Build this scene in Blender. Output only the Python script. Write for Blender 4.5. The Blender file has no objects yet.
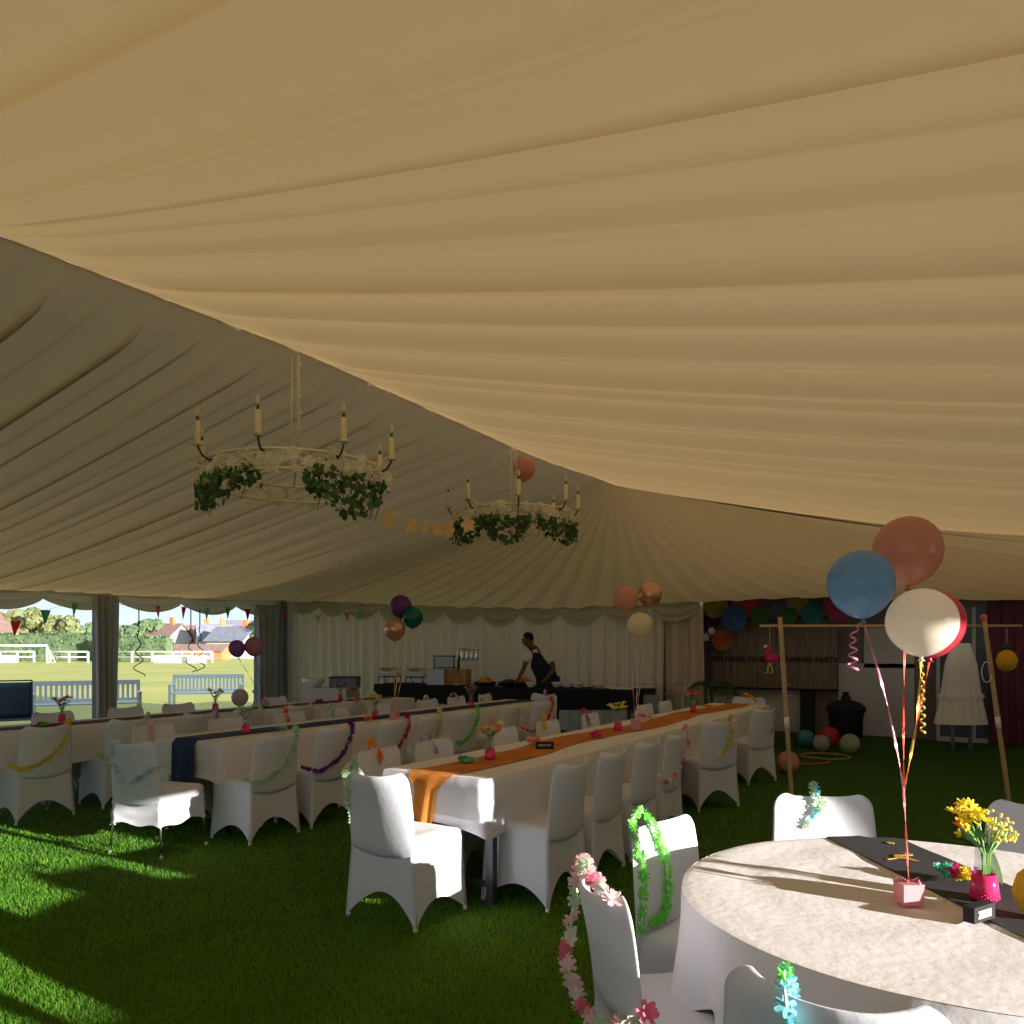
import bpy, bmesh, math, random
import numpy as np
from mathutils import Vector, Matrix
PI = math.pi
R = math.radians
random.seed(7)
S = bpy.context.scene
C = S.collection
YAW = R(31.2)

# ---------------------------------------------------------------- helpers
class MB:
    def __init__(s): s.v = []; s.f = []; s.m = []
    def add(s, vs, fs, mi=0, M=None):
        b = len(s.v)
        for p in vs:
            p = Vector(p)
            if M is not None: p = M @ p
            s.v.append((p.x, p.y, p.z))
        for f in fs:
            s.f.append(tuple(b + i for i in f)); s.m.append(mi)
    def box(s, c, d, rz=0, mi=0, M=None):
        x, y, z = d[0]/2, d[1]/2, d[2]/2
        vs = [(-x,-y,-z),(x,-y,-z),(x,y,-z),(-x,y,-z),(-x,-y,z),(x,-y,z),(x,y,z),(-x,y,z)]
        T = Matrix.Translation(c) @ Matrix.Rotation(rz, 4, 'Z')
        if M is not None: T = M @ T
        s.add(vs, [(0,3,2,1),(4,5,6,7),(0,1,5,4),(1,2,6,5),(2,3,7,6),(3,0,4,7)], mi, T)
        return s
    def tube(s, pts, r, n=8, mi=0, M=None, cap=True):
        pts = [Vector(p) for p in pts]
        vs = []; fs = []
        up = Vector((0, 0, 1))
        prev = None
        for i, p in enumerate(pts):
            d = (pts[min(i+1, len(pts)-1)] - pts[max(i-1, 0)])
            if d.length < 1e-9: d = Vector((0, 0, 1))
            d.normalize()
            if prev is None:
                a = d.cross(up)
                if a.length < 1e-3: a = d.cross(Vector((1, 0, 0)))
            else:
                a = prev - d * prev.dot(d)
                if a.length < 1e-4: a = d.cross(up)
            a.normalize(); prev = a
            b = d.cross(a)
            rr = r[i] if isinstance(r, (list, tuple)) else r
            for k in range(n):
                t = 2*PI*k/n
                vs.append(p + a*(rr*math.cos(t)) + b*(rr*math.sin(t)))
        for i in range(len(pts)-1):
            for k in range(n):
                k2 = (k+1) % n
                fs.append((i*n+k, i*n+k2, (i+1)*n+k2, (i+1)*n+k))
        if cap:
            fs.append(tuple(reversed(range(n)))); fs.append(tuple(range((len(pts)-1)*n, len(pts)*n)))
        s.add(vs, fs, mi, M); return s
    def ribbon(s, pts, w, wd=(1,0,0), mi=0):
        wd = Vector(wd).normalized(); vs = []
        for i, p in enumerate(pts):
            ww = w if not isinstance(w, (list, tuple)) else w[i]
            p = Vector(p); vs += [p - wd*ww/2, p + wd*ww/2]
        s.add(vs, [(2*i, 2*i+1, 2*i+3, 2*i+2) for i in range(len(pts)-1)], mi); return s
    def lathe(s, prof, n=20, c=(0,0,0), mi=0, M=None):
        vs = []; fs = []
        for r, z in prof:
            for k in range(n):
                t = 2*PI*k/n; vs.append((c[0]+r*math.cos(t), c[1]+r*math.sin(t), c[2]+z))
        for i in range(len(prof)-1):
            for k in range(n):
                k2 = (k+1) % n; fs.append((i*n+k, i*n+k2, (i+1)*n+k2, (i+1)*n+k))
        if prof[0][0] > 1e-6: fs.append(tuple(reversed(range(n))))
        if prof[-1][0] > 1e-6: fs.append(tuple(range((len(prof)-1)*n, len(prof)*n)))
        s.add(vs, fs, mi, M); return s
    def ball(s, c, r, n=12, mi=0, M=None, jit=0):
        rx, ry, rz = r if isinstance(r, (list, tuple)) else (r, r, r)
        vs = []; fs = []; m = max(6, n*2//3)
        for i in range(m+1):
            a = PI*i/m
            for k in range(n):
                t = 2*PI*k/n; j = 1 + random.uniform(-jit, jit)
                vs.append((c[0]+rx*math.sin(a)*math.cos(t)*j, c[1]+ry*math.sin(a)*math.sin(t)*j, c[2]+rz*math.cos(a)*j))
        for i in range(m):
            for k in range(n):
                k2 = (k+1) % n; fs.append((i*n+k, (i+1)*n+k, (i+1)*n+k2, i*n+k2))
        s.add(vs, fs, mi, M); return s
    def grid(s, fn, nu, nv, mi=0, closeu=False, M=None):
        vs = [fn(i/nu, j/nv) for i in range(nu + (0 if closeu else 1)) for j in range(nv+1)]
        N = nu if closeu else nu+1
        fs = []
        for i in range(nu):
            i2 = (i+1) % N
            for j in range(nv):
                fs.append((i*(nv+1)+j, i2*(nv+1)+j, i2*(nv+1)+j+1, i*(nv+1)+j+1))
        s.add(vs, fs, mi, M); return s
    def prism(s, outline, th, mi=0, M=None):       # outline in XZ, thickness along Y
        n = len(outline)
        vs = [(x, -th/2, z) for x, z in outline] + [(x, th/2, z) for x, z in outline]
        fs = [tuple(range(n)), tuple(reversed(range(n, 2*n)))]
        fs += [(i, i+n, (i+1) % n + n, (i+1) % n) for i in range(n)]
        s.add(vs, fs, mi, M); return s
    def mesh(s, name, mats, smooth=True):
        me = bpy.data.meshes.new(name); me.from_pydata(s.v, [], s.f)
        for m in (mats if isinstance(mats, (list, tuple)) else [mats]): me.materials.append(m)
        me.polygons.foreach_set('material_index', s.m)
        me.polygons.foreach_set('use_smooth', [smooth]*len(s.f))
        me.update(); return me
    def build(s, name, mats, parent=None, smooth=True, loc=None, rz=0, thick=0, sub=0, recalc=True):
        me = s.mesh(name, mats, smooth)
        if recalc:
            bm = bmesh.new(); bm.from_mesh(me); bmesh.ops.recalc_face_normals(bm, faces=bm.faces); bm.to_mesh(me); bm.free()
        return link(name, me, parent, loc, rz, thick, sub)

def link(name, me, parent=None, loc=None, rz=0, thick=0, sub=0):
    o = bpy.data.objects.new(name, me); C.objects.link(o)
    if parent is not None: o.parent = parent
    if loc is not None: o.location = loc
    o.rotation_euler = (0, 0, rz)
    if thick:
        m = o.modifiers.new('Solidify', 'SOLIDIFY'); m.thickness = thick; m.offset = 0
    if sub:
        m = o.modifiers.new('Subdivision', 'SUBSURF'); m.levels = sub; m.render_levels = sub
    return o

def tag(o, label=None, cat=None, group=None, kind=None):
    if label: o['label'] = label
    if cat: o['category'] = cat
    if group: o['group'] = group
    if kind: o['kind'] = kind
    return o
def thing(name, label, cat, loc=(0,0,0), rz=0, group=None):
    o = bpy.data.objects.new(name, None); C.objects.link(o); o.empty_display_size = .1
    o.location = loc; o.rotation_euler = (0, 0, rz)
    return tag(o, label, cat, group)
def kids(o): return [c for c in bpy.data.objects if c.parent is o]
KC = {}
def dup(o, label=None, loc=None, rz=None, parent=None):
    c = o.copy(); C.objects.link(c)
    if parent is not None: c.parent = parent
    if label: c['label'] = label
    if loc is not None: c.location = loc
    if rz is not None: c.rotation_euler = (0, 0, rz)
    if o.name not in KC: KC[o.name] = kids(o)
    for k in KC[o.name]: dup(k, parent=c)
    return c
def struct(o, label=None):
    o['kind'] = 'structure'
    if label: o['label'] = label
    return o

# ---------------------------------------------------------------- materials
def mat(name, col, rough=.6, metal=0, spec=.3, noise=0, nscale=20, bump=0, bscale=60, transl=0, tcol=None, alpha=1, trans=0, sheen=0, col2=None, stretch=None, emis=None):
    m = bpy.data.materials.new(name); m.use_nodes = True; nt = m.node_tree; nd = nt.nodes; ln = nt.links
    b = nd['Principled BSDF']; out = nd['Material Output']
    b.inputs['Base Color'].default_value = (*col, 1); b.inputs['Roughness'].default_value = rough
    b.inputs['Metallic'].default_value = metal; b.inputs['Specular IOR Level'].default_value = spec
    if trans: b.inputs['Transmission Weight'].default_value = trans
    if alpha < 1: b.inputs['Alpha'].default_value = alpha
    if sheen: b.inputs['Sheen Weight'].default_value = sheen
    if emis: b.inputs['Emission Color'].default_value = (*emis[0], 1); b.inputs['Emission Strength'].default_value = emis[1]
    tc = nd.new('ShaderNodeTexCoord'); mp = nd.new('ShaderNodeMapping'); ln.new(tc.outputs['Object'], mp.inputs['Vector'])
    if stretch: mp.inputs['Scale'].default_value = stretch
    if noise or col2:
        n = nd.new('ShaderNodeTexNoise'); n.inputs['Scale'].default_value = nscale; n.inputs['Detail'].default_value = 5
        ln.new(mp.outputs[0], n.inputs['Vector'])
        r = nd.new('ShaderNodeValToRGB'); ln.new(n.outputs['Fac'], r.inputs['Fac'])
        if col2: ca, cb = col, col2
        else: ca = tuple(max(0, c*(1-noise)) for c in col); cb = tuple(min(1, c*(1+noise)) for c in col)
        r.color_ramp.elements[0].position = .32; r.color_ramp.elements[1].position = .68
        r.color_ramp.elements[0].color = (*ca, 1); r.color_ramp.elements[1].color = (*cb, 1)
        ln.new(r.outputs[0], b.inputs['Base Color'])
    if bump:
        n2 = nd.new('ShaderNodeTexNoise'); n2.inputs['Scale'].default_value = bscale; n2.inputs['Detail'].default_value = 4
        ln.new(mp.outputs[0], n2.inputs['Vector'])
        bp = nd.new('ShaderNodeBump'); bp.inputs['Strength'].default_value = bump; bp.inputs['Distance'].default_value = .01
        ln.new(n2.outputs['Fac'], bp.inputs['Height']); ln.new(bp.outputs[0], b.inputs['Normal'])
    if transl:
        t = nd.new('ShaderNodeBsdfTranslucent'); t.inputs['Color'].default_value = (*(tcol or col), 1)
        mx = nd.new('ShaderNodeMixShader'); mx.inputs[0].default_value = transl
        if bump: ln.new(bp.outputs[0], t.inputs['Normal'])
        ln.new(b.outputs[0], mx.inputs[1]); ln.new(t.outputs[0], mx.inputs[2]); ln.new(mx.outputs[0], out.inputs['Surface'])
    return m
M = {}
M['lining'] = mat('lining', (.58,.46,.32), .85, spec=.1, transl=.14, tcol=(.84,.56,.26), noise=.03, nscale=1.5, bump=.15, bscale=8)
M['shadecover'] = mat('shadecover', (.6,.6,.58), .5, transl=.75, tcol=(.75,.72,.66))
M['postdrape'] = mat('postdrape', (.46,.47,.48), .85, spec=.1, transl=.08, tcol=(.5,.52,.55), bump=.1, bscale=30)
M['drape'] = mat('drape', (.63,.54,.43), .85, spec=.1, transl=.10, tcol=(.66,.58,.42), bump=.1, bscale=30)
M['swag'] = mat('swag', (.56,.52,.41), .85, spec=.1, transl=.15, tcol=(.6,.56,.42))
M['pvc'] = mat('pvc', (.6,.6,.6), .5, transl=.12, tcol=(.62,.64,.68))
M['cover'] = mat('cover', (.70,.73,.83), .75, spec=.2, sheen=.15, transl=.12, tcol=(.8,.75,.75), bump=.12, bscale=35)
M['cloth'] = mat('cloth', (.70,.69,.73), .85, spec=.15, bump=.2, bscale=28)
M['clothw'] = mat('clothw', (.70,.70,.76), .8, spec=.15, bump=.45, bscale=7)
M['chrome'] = mat('chrome', (.75,.75,.76), .22, metal=1)
M['steel'] = mat('steel', (.6,.62,.65), .3, metal=1)
M['darkmetal'] = mat('darkmetal', (.07,.07,.08), .4, metal=.6)
M['white'] = mat('white', (.8,.8,.8), .5)
M['whitewire'] = mat('whitewire', (.78,.72,.6), .5)
M['navy'] = mat('navy', (.015,.035,.12), .7, bump=.2, bscale=12)
M['orange'] = mat('orange', (.62,.24,.045), .7, bump=.2, bscale=14, transl=.3, tcol=(.8,.35,.06), noise=.2, nscale=6)
M['charcoal'] = mat('charcoal', (.035,.036,.045), .75, bump=.15, bscale=20)
M['black'] = mat('black', (.012,.012,.014), .7)
M['blackcloth'] = mat('blackcloth', (.010,.010,.014), .85, bump=.1, bscale=10)
M['green'] = mat('green', (.05,.13,.04), .55, noise=.4, nscale=12, transl=.15)
M['ivy'] = mat('ivy', (.06,.13,.045), .5, noise=.5, nscale=9, transl=.15, tcol=(.1,.25,.04))
M['stem'] = mat('stem', (.2,.38,.12), .5)
M['wood'] = mat('wood', (.5,.27,.12), .6, noise=.25, nscale=14, stretch=(1,1,.2))
M['bamboo'] = mat('bamboo', (.5,.35,.2), .45, noise=.15, nscale=10)
M['skin'] = mat('skin', (.17,.08,.05), .5, noise=.1)
M['shirt'] = mat('shirt', (.80,.76,.70), .8, bump=.15, bscale=20)
M['apron'] = mat('apron', (.02,.022,.04), .8)
M['trouser'] = mat('trouser', (.02,.02,.022), .8)
M['hair'] = mat('hair', (.008,.006,.005), .9, bump=.3, bscale=80)
M['cream'] = mat('cream', (.78,.7,.52), .6)
M['bulb'] = mat('bulb', (.85,.82,.72), .15, transl=.4)
M['ply'] = mat('ply', (.75,.52,.3), .6, noise=.08, nscale=20)
M['whitepaint'] = mat('whitepaint', (.74,.79,.84), .5)
M['fencewhite'] = mat('fencewhite', (.9,.88,.8), .5)
M['brick'] = mat('brick', (.62,.2,.08), .8, noise=.12, nscale=3)
M['roof'] = mat('roof', (.26,.16,.13), .8, noise=.2, nscale=2)
M['roofgrey'] = mat('roofgrey', (.2,.2,.24), .8, noise=.2, nscale=2)
M['render'] = mat('render', (.55,.52,.5), .8)
M['tree'] = mat('tree', (.15,.18,.07), .8, col2=(.28,.28,.13), nscale=.7, transl=.25, tcol=(.4,.45,.15))
M['tree2'] = mat('tree2', (.08,.14,.07), .8, col2=(.18,.23,.11), nscale=.8, transl=.2, tcol=(.25,.4,.15))
M['bark'] = mat('bark', (.1,.07,.05), .8)
def glassmat(name, tint, a=.12, rough=.05):
    m = bpy.data.materials.new(name); m.use_nodes = True; nt = m.node_tree; nt.nodes.remove(nt.nodes['Principled BSDF'])
    out = nt.nodes['Material Output']; t = nt.nodes.new('ShaderNodeBsdfTransparent'); t.inputs[0].default_value = (*tint, 1)
    g = nt.nodes.new('ShaderNodeBsdfGlossy'); g.inputs['Roughness'].default_value = rough
    mx = nt.nodes.new('ShaderNodeMixShader'); mx.inputs[0].default_value = a
    nt.links.new(t.outputs[0], mx.inputs[1]); nt.links.new(g.outputs[0], mx.inputs[2]); nt.links.new(mx.outputs[0], out.inputs['Surface'])
    return m
M['pane'] = glassmat('pane', (.93,.96,.98), .04, .12)
M['glass'] = glassmat('glass', (.9,.93,.93), .18)
M['pinkglass'] = glassmat('pinkglass', (.95,.12,.32), .1)
def bal(name, col, t=.45): return mat(name, col, .22, spec=.5, transl=t, tcol=col)
BAL = {'blue': bal('balloon_blue', (.24,.45,.74)), 'peach': bal('balloon_peach', (.72,.36,.27)), 'white': bal('balloon_white', (.86,.80,.72)),
       'red': bal('balloon_red', (.7,.06,.1)), 'purple': bal('balloon_purple', (.2,.05,.3)), 'dkgreen': bal('balloon_green', (.01,.22,.14)),
       'copper': mat('balloon_copper', (.6,.33,.2), .25, metal=.6), 'pink': bal('balloon_pink', (.6,.3,.36)), 'paleg': bal('balloon_palegreen', (.5,.6,.4)),
       'palepink': bal('balloon_palepink', (.7,.55,.6)), 'violet': bal('balloon_violet', (.35,.13,.55)), 'teal': bal('balloon_teal', (.1,.35,.4)), 'greyb': bal('balloon_grey', (.5,.5,.48)),
       'cream': bal('balloon_cream', (.85,.78,.6)), 'salmon': bal('balloon_salmon', (.75,.4,.32))}
def pet(n, c): return mat('petal_'+n, c, .7, transl=.35, tcol=c)
PET = {'pink': pet('pink', (.85,.22,.34)), 'palepink': pet('palepink', (.85,.62,.66)), 'white': pet('white', (.85,.84,.78)), 'green': pet('green', (.22,.75,.12)),
       'mint': pet('mint', (.45,.78,.5)), 'aqua': pet('aqua', (.25,.66,.78)), 'sky': pet('sky', (.5,.72,.85)), 'purple': pet('purple', (.2,.03,.24)),
       'magenta': pet('magenta', (.7,.03,.25)), 'yellow': pet('yellow', (.85,.68,.06)), 'paleyellow': pet('paleyellow', (.8,.76,.35)), 'orange': pet('orange', (.9,.3,.05)),
       'scarlet': pet('scarlet', (.85,.12,.06)), 'lilac': pet('lilac', (.5,.38,.62)), 'peach': pet('peach', (.85,.5,.35)), 'teal': pet('teal', (.12,.55,.42)), 'crimson': pet('crimson', (.6,.03,.08)), 'palegreen': pet('palegreen', (.55,.72,.5))}

# grass and lawn
def grassmat(name, c1, c2, sc):
    m = bpy.data.materials.new(name); m.use_nodes = True; nt = m.node_tree; b = nt.nodes['Principled BSDF']
    b.inputs['Roughness'].default_value = .8; b.inputs['Specular IOR Level'].default_value = .15
    tc = nt.nodes.new('ShaderNodeTexCoord'); n = nt.nodes.new('ShaderNodeTexNoise'); n.inputs['Scale'].default_value = sc; n.inputs['Detail'].default_value = 8
    nt.links.new(tc.outputs['Object'], n.inputs['Vector'])
    r = nt.nodes.new('ShaderNodeValToRGB'); r.color_ramp.elements[0].color = (*c1, 1); r.color_ramp.elements[1].color = (*c2, 1)
    r.color_ramp.elements[0].position = .35; r.color_ramp.elements[1].position = .65
    nt.links.new(n.outputs['Fac'], r.inputs['Fac']); nt.links.new(r.outputs[0], b.inputs['Base Color'])
    bp = nt.nodes.new('ShaderNodeBump'); bp.inputs['Strength'].default_value = .8; bp.inputs['Distance'].default_value = .02
    nt.links.new(n.outputs['Fac'], bp.inputs['Height']); nt.links.new(bp.outputs[0], b.inputs['Normal'])
    return m
M['turf'] = grassmat('turf', (.02,.07,.01), (.055,.15,.02), 90)
M['lawn'] = grassmat('lawn', (.34,.37,.09), (.48,.43,.13), .25)
M['blade'] = mat('blade', (.085,.24,.02), .55, noise=.3, nscale=3, transl=.45, tcol=(.34,.50,.02))

# ---------------------------------------------------------------- camera, light, world
cam = bpy.data.cameras.new('camera'); co = bpy.data.objects.new('camera', cam); C.objects.link(co)
cam.sensor_width = 36; cam.lens = 780/1024*36; cam.shift_y = 136/1024; cam.clip_end = 500; cam.clip_start = .05
co.location = (0, 0, 1.48); co.rotation_euler = (R(90), 0, YAW); S.camera = co
sun = bpy.data.lights.new('sun', 'SUN'); sun.energy = 10.5; sun.angle = R(.6); sun.color = (1, .92, .82)
so = bpy.data.objects.new('sun', sun); C.objects.link(so); so.location = (20, 0, 8)
SD = Vector((-1, .02, -math.tan(R(11)))).normalized()
so.rotation_euler = SD.to_track_quat('-Z', 'Y').to_euler()
w = bpy.data.worlds.new('world'); S.world = w; w.use_nodes = True; nt = w.node_tree
bg = nt.nodes['Background']; tc = nt.nodes.new('ShaderNodeTexCoord'); sx = nt.nodes.new('ShaderNodeSeparateXYZ'); rp = nt.nodes.new('ShaderNodeValToRGB')
nt.links.new(tc.outputs['Generated'], sx.inputs[0]); nt.links.new(sx.outputs['Z'], rp.inputs['Fac'])
cr = rp.color_ramp; cr.elements[0].position = 0; cr.elements[0].color = (.72,.82,.90,1); cr.elements[1].position = .9; cr.elements[1].color = (.50,.56,.66,1)
e = cr.elements.new(.12); e.color = (.46,.64,.86,1)
nt.links.new(rp.outputs[0], bg.inputs['Color']); bg.inputs['Strength'].default_value = .95
S.view_settings.view_transform = 'Standard'; S.view_settings.look = 'None'; S.view_settings.gamma = 1; S.view_settings.use_curve_mapping = False
S.view_settings.exposure = .65
try:
    S.cycles.max_bounces = 8; S.cycles.diffuse_bounces = 5; S.cycles.transparent_max_bounces = 12; S.cycles.use_denoising = True
    S.cycles.sample_clamp_indirect = 6; S.cycles.caustics_reflective = False; S.cycles.caustics_refractive = False
except Exception: pass

def at(px, d):                      # ground position on a bearing from the viewpoint
    q = (px-512)/780
    return ((.855*q-.518)*d, (.518*q+.855)*d)

# ---------------------------------------------------------------- setting: floor, lining, walls
XL, XR, YB, YF, RX = -13.5, 4.2, 12.5, -6.0, -4.4
fl = MB(); fl.box((( XL+XR)/2, (14.3+YF)/2, -.01), (XR-XL, 14.3-YF, .02)); struct(fl.build('floor', M['turf'], smooth=False), 'artificial green turf floor of the marquee')
lw = MB(); lw.add([(-160,-90,-.03),(40,-90,-.03),(40,130,-.03),(-160,130,-.03)], [(0,1,2,3)]); struct(lw.build('trim_lawn', M['lawn'], smooth=False), 'sunlit playing field lawn outside')
bpy.data.objects['trim_lawn'].name = 'ground'

def lerp_table(tb, x):
    if x <= tb[0][0]: return tb[0][1]
    for (a, b), (c, d) in zip(tb, tb[1:]):
        if x <= c: return b + (d-b)*(x-a)/(c-a)
    return tb[-1][1]
ENDZ = [(-13.5,2.58),(-11.5,2.45),(-9.2,2.31),(-6.9,2.21),(-4.2,2.24),(-2.2,2.27),(.45,2.14),(4.2,2.16)]
LZ = [(-6,2.44),(6.4,2.44),(11,2.5),(12.5,2.58)]
RZ = [(-6,2.52),(6,2.52),(12.5,2.16)]
RIDZ = [(-6,3.55),(1.2,3.6),(2.2,3.64),(4.2,3.71),(7.3,3.67),(8.8,3.7),(10,3.85)]
def ridge_y(ye, p):
    if ye >= 2:
        s = min(1, (ye-2)/8.5); return 2 + 8*s**p
    s = (2-ye)/8; return 2 - 8*s**1.25
def lining():
    seg = []                            # (xe, ye, ze, xr, yr, zr, pleat phase, amplitude)
    rnd = random.Random(3)
    ph = 0; wid = .5; acc = 0
    def step(du, wlo, whi):
        nonlocal ph, wid, acc
        acc += du/wid
        while acc >= 1: acc -= 1; ph += 1; wid = rnd.uniform(wlo, whi)
        return acc
    du = .035
    y = YF
    while y < YB:
        fr = step(du, .25, .85); yr = ridge_y(y, 1.6)
        seg.append((XR, y, lerp_table(RZ, y), RX, yr, lerp_table(RIDZ, yr), fr, .050*wid/.4, wid, 1.0 if int(ph)%3 == 0 else (.9 if int(ph)%3 == 1 else .4))); y += du
    x = XR
    while x > XL:
        fr = step(du, .45, .72); seg.append((x, YB, lerp_table(ENDZ, x), RX, 10, 3.85, fr, .062*wid/.4, wid, .9)); x -= du
    y = YB
    while y > YF:
        fr = step(du, .16, .42); yr = ridge_y(y, 1.0)
        seg.append((XL, y, lerp_table(LZ, y), RX, yr, lerp_table(RIDZ, yr), fr, .10*wid/.4, wid, 1.15 if int(ph)%2 == 0 else .8)); y -= du
    n = 44; vs = []
    for k, (xe, ye, ze, xr, yr, zr, fr, am, wd_, bb) in enumerate(seg):
        # local spacing ratio at the ridge
        k2 = min(k+1, len(seg)-1); k1 = max(k-1, 0)
        sp = abs(seg[k2][4]-seg[k1][4])/(2*du)
        ins = (xe != XR and xe != XL) or True
        bil = abs(math.sin(PI*fr))**.75 + (.25*math.sin(2*PI*fr*2+k*.01) if ye != YB else 0)
        slow = math.sin(k*.021)*.5+math.sin(k*.047+1)*.3
        for j in range(n+1):
            t = j/n; g = 1-(1-t)**1.5
            if xe == XR: g = .35*t + .65*(1-(1-t)**1.9)
            ratio = (sp*(1-t)+t)
            amp = am*min(1, ratio)*(1 if t < .9 else (1-t)*8+.2)*min(1, t/.05+.03); loc_w = wd_*ratio*min(1, t/.05)
            z = zr + (ze-zr)*g - amp*bil + slow*.015*math.sin(PI*t)
            x = xr + (xe-xr)*t; yy = yr + (ye-yr)*t
            sh = bb*loc_w/(2*PI)*math.sin(2*PI*fr)
            if ye == YB and xe not in (XR, XL): vs.append((x - sh*t, yy, z))
            else: vs.append((x, yy + (sh if xe == XR else -sh), z))
    fs = [(a*(n+1)+j, (a+1)*(n+1)+j, (a+1)*(n+1)+j+1, a*(n+1)+j+1) for a in range(len(seg)-1) for j in range(n)]
    m = MB(); m.v = vs; m.f = fs; m.m = [0]*len(fs)
    return struct(m.build('ceiling', M['lining'], recalc=False), 'cream pleated fabric marquee lining')
lining()
rs = MB(); rs.grid(lambda u, v: (RX+(v-.5)*.035, YF+(10-YF)*u, lerp_table(RIDZ, YF+(10-YF)*u)+.006), 80, 4)
struct(rs.build('trim_14', M['lining'], recalc=False), 'cream ridge seam of the lining')

def curtain(name, A, B, z0, z1f, spacing, amp, material, seed=1, kind=True, flare=0):
    rnd = random.Random(seed); A = Vector(A); B = Vector(B); L = (B-A).length; d = (B-A)/L; nrm = Vector((-d.y, d.x))
    n = int(L/.022); vs = []; ph = 0; w_ = spacing; cols = []
    for i in range(n+1):
        ph += (L/n)/w_
        if ph >= 1: ph -= 1; w_ = spacing*rnd.uniform(.6, 1.6)
        cols.append((i, ph, w_))
    nz = 8
    for i, ph_, ww in cols:
        s = L*i/n
        for j in range(nz+1):
            t = j/nz; z = z0 + (z1f(s)-z0)*t
            o = amp*(ww/spacing)*math.cos(2*PI*ph_)*(1+flare*(1-t)) + .02*math.sin(s*1.7+t*2)
            p = A + d*(s+.01*math.sin(5*t+i*.1)) + nrm*o
            vs.append((p.x, p.y, z))
    fs = [(a*(nz+1)+j, (a+1)*(nz+1)+j, (a+1)*(nz+1)+j+1, a*(nz+1)+j+1) for a in range(n) for j in range(nz)]
    m = MB(); m.v = vs; m.f = fs; m.m = [0]*len(fs)
    return m.build(name, material, recalc=False)
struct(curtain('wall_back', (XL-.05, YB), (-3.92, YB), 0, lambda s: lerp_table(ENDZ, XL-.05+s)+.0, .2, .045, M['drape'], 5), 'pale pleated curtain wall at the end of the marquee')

# right wall (towards the sun) out of view, panels and gaps shaped to place the sun patches
wr = MB()
for a, b in ((-6, 1.3), (3.67, 14.3)): wr.box((XR, (a+b)/2, 1.31), (.02, b-a, 2.62))
wr.box((XR, 2.5, 2.50), (.02, 2.4, .24)); wr.box((XR, 3.25, 2.38), (.02, .9, .40)); wr.box((XR, 3.74, 2.19), (.02, .36, .86)); wr.box((XR, 3.74, .70), (.02, .36, 1.40)); wr.box((XR, 1.62, 2.18), (.02, 1.45, .63)); wr.box((XR, 1.6, .71), (.02, .62, 1.42)); wr.box((XR, 2.2, .62), (.02, 2.64, 1.24))
struct(wr.build('wall_right', M['pvc'], smooth=False), 'white marquee wall on the sunny side')

wf = MB(); wf.box((-8.3, YF, 1.3), (10.4, .03, 2.6)); struct(wf.build('wall_front', M['pvc'], smooth=False), 'unseen partial white wall added behind the viewpoint')  # added part way across the open front to hold back light
# window wall
wn = 0
for a, b in ((-5.9, .25), (.25, 4.2), (4.2, 8.1), (8.1, 11.95)):
    wn += 1; pn = MB()
    pn.grid(lambda u, v: (XL-.02+.01*math.sin(u*9+v*4), a+(b-a)*u, .02+2.42*v), 12, 8)
    struct(pn.build('window_%d' % wn, M['pane']), 'clear flexible window panel in the marquee side')
def bundle(y, wd, name):
    t = MB()
    def fn(u, v):
        s = u*2-1; z = .02+2.4*v; ph = u*PI*7
        return (XL+.16+.05*math.sin(ph)+.02*math.sin(v*3+u*5), y+s*wd*(.88+.14*v), z)
    t.grid(fn, 60, 8); t.grid(lambda u, v: (XL+.05, y+(u*2-1)*wd*.9, .02+2.4*v), 2, 2)
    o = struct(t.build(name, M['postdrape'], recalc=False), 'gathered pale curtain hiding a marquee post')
    p = MB(); p.box((XL+.02, y, 1.2), (.1, .1, 2.4)); p.build('post', M['steel'], o, smooth=False)
bundle(8.12, .22, 'trim_4'); bundle(4.2, .22, 'trim_5'); bundle(11.75, .3, 'trim_6'); bundle(.25, .22, 'trim_7')
t = MB(); t.box((XL+.28, YB-.12, 1.25), (.17, .07, 2.5)); struct(t.build('trim_8', M['white'], smooth=False), 'white corner post of the marquee')
t = MB(); t.box((XL+.12, YB-.25, 1.25), (.09, .12, 2.5)); struct(t.build('trim_9', M['roofgrey'], smooth=False), 'dark blue grey corner leg of the frame')

def swags(name, P, n, drop, sag, zf, off, label):
    """scalloped valance along the straight run P0 -> P1"""
    A, B = Vector(P[0]), Vector(P[1]); d = B-A; nrm = Vector((-d.y, d.x)).normalized()*off
    m = MB()
    for k in range(n):
        sg = sag*random.uniform(.85, 1.15)
        def fn(u, v):
            s = (k+u)/n; p = A + d*s; zt = zf(s)
            c = math.sin(PI*u)**.8
            dr = (drop + sg*c)*v
            o = .03 + .035*math.sin(v*PI*4.5)*c*1.0 + .05*c*v
            return (p.x + nrm.x*o, p.y + nrm.y*o, zt - dr)
        m.grid(fn, 20, 22)
    # braid along the top
    m.tube([((A+d*(i/20)).x + nrm.x*.06, (A+d*(i/20)).y + nrm.y*.06, zf(i/20)-.01) for i in range(21)], .018, 6)
    return struct(m.build(name, M['swag'], recalc=False), label)
swags('trim_1', ((XL+.05, -6), (XL+.05, 12.3)), 14, .17, .20, lambda s: lerp_table(LZ, -6+18.3*s)+.02, -1, 'scalloped swag valance above the windows')
swags('trim_2', ((XL+.2, YB-.06), (-3.95, YB-.06)), 11, .12, .22, lambda s: lerp_table(ENDZ, XL+.2+s*(9.35))-.01, -1, 'scalloped swag valance along the curtain wall')

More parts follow.
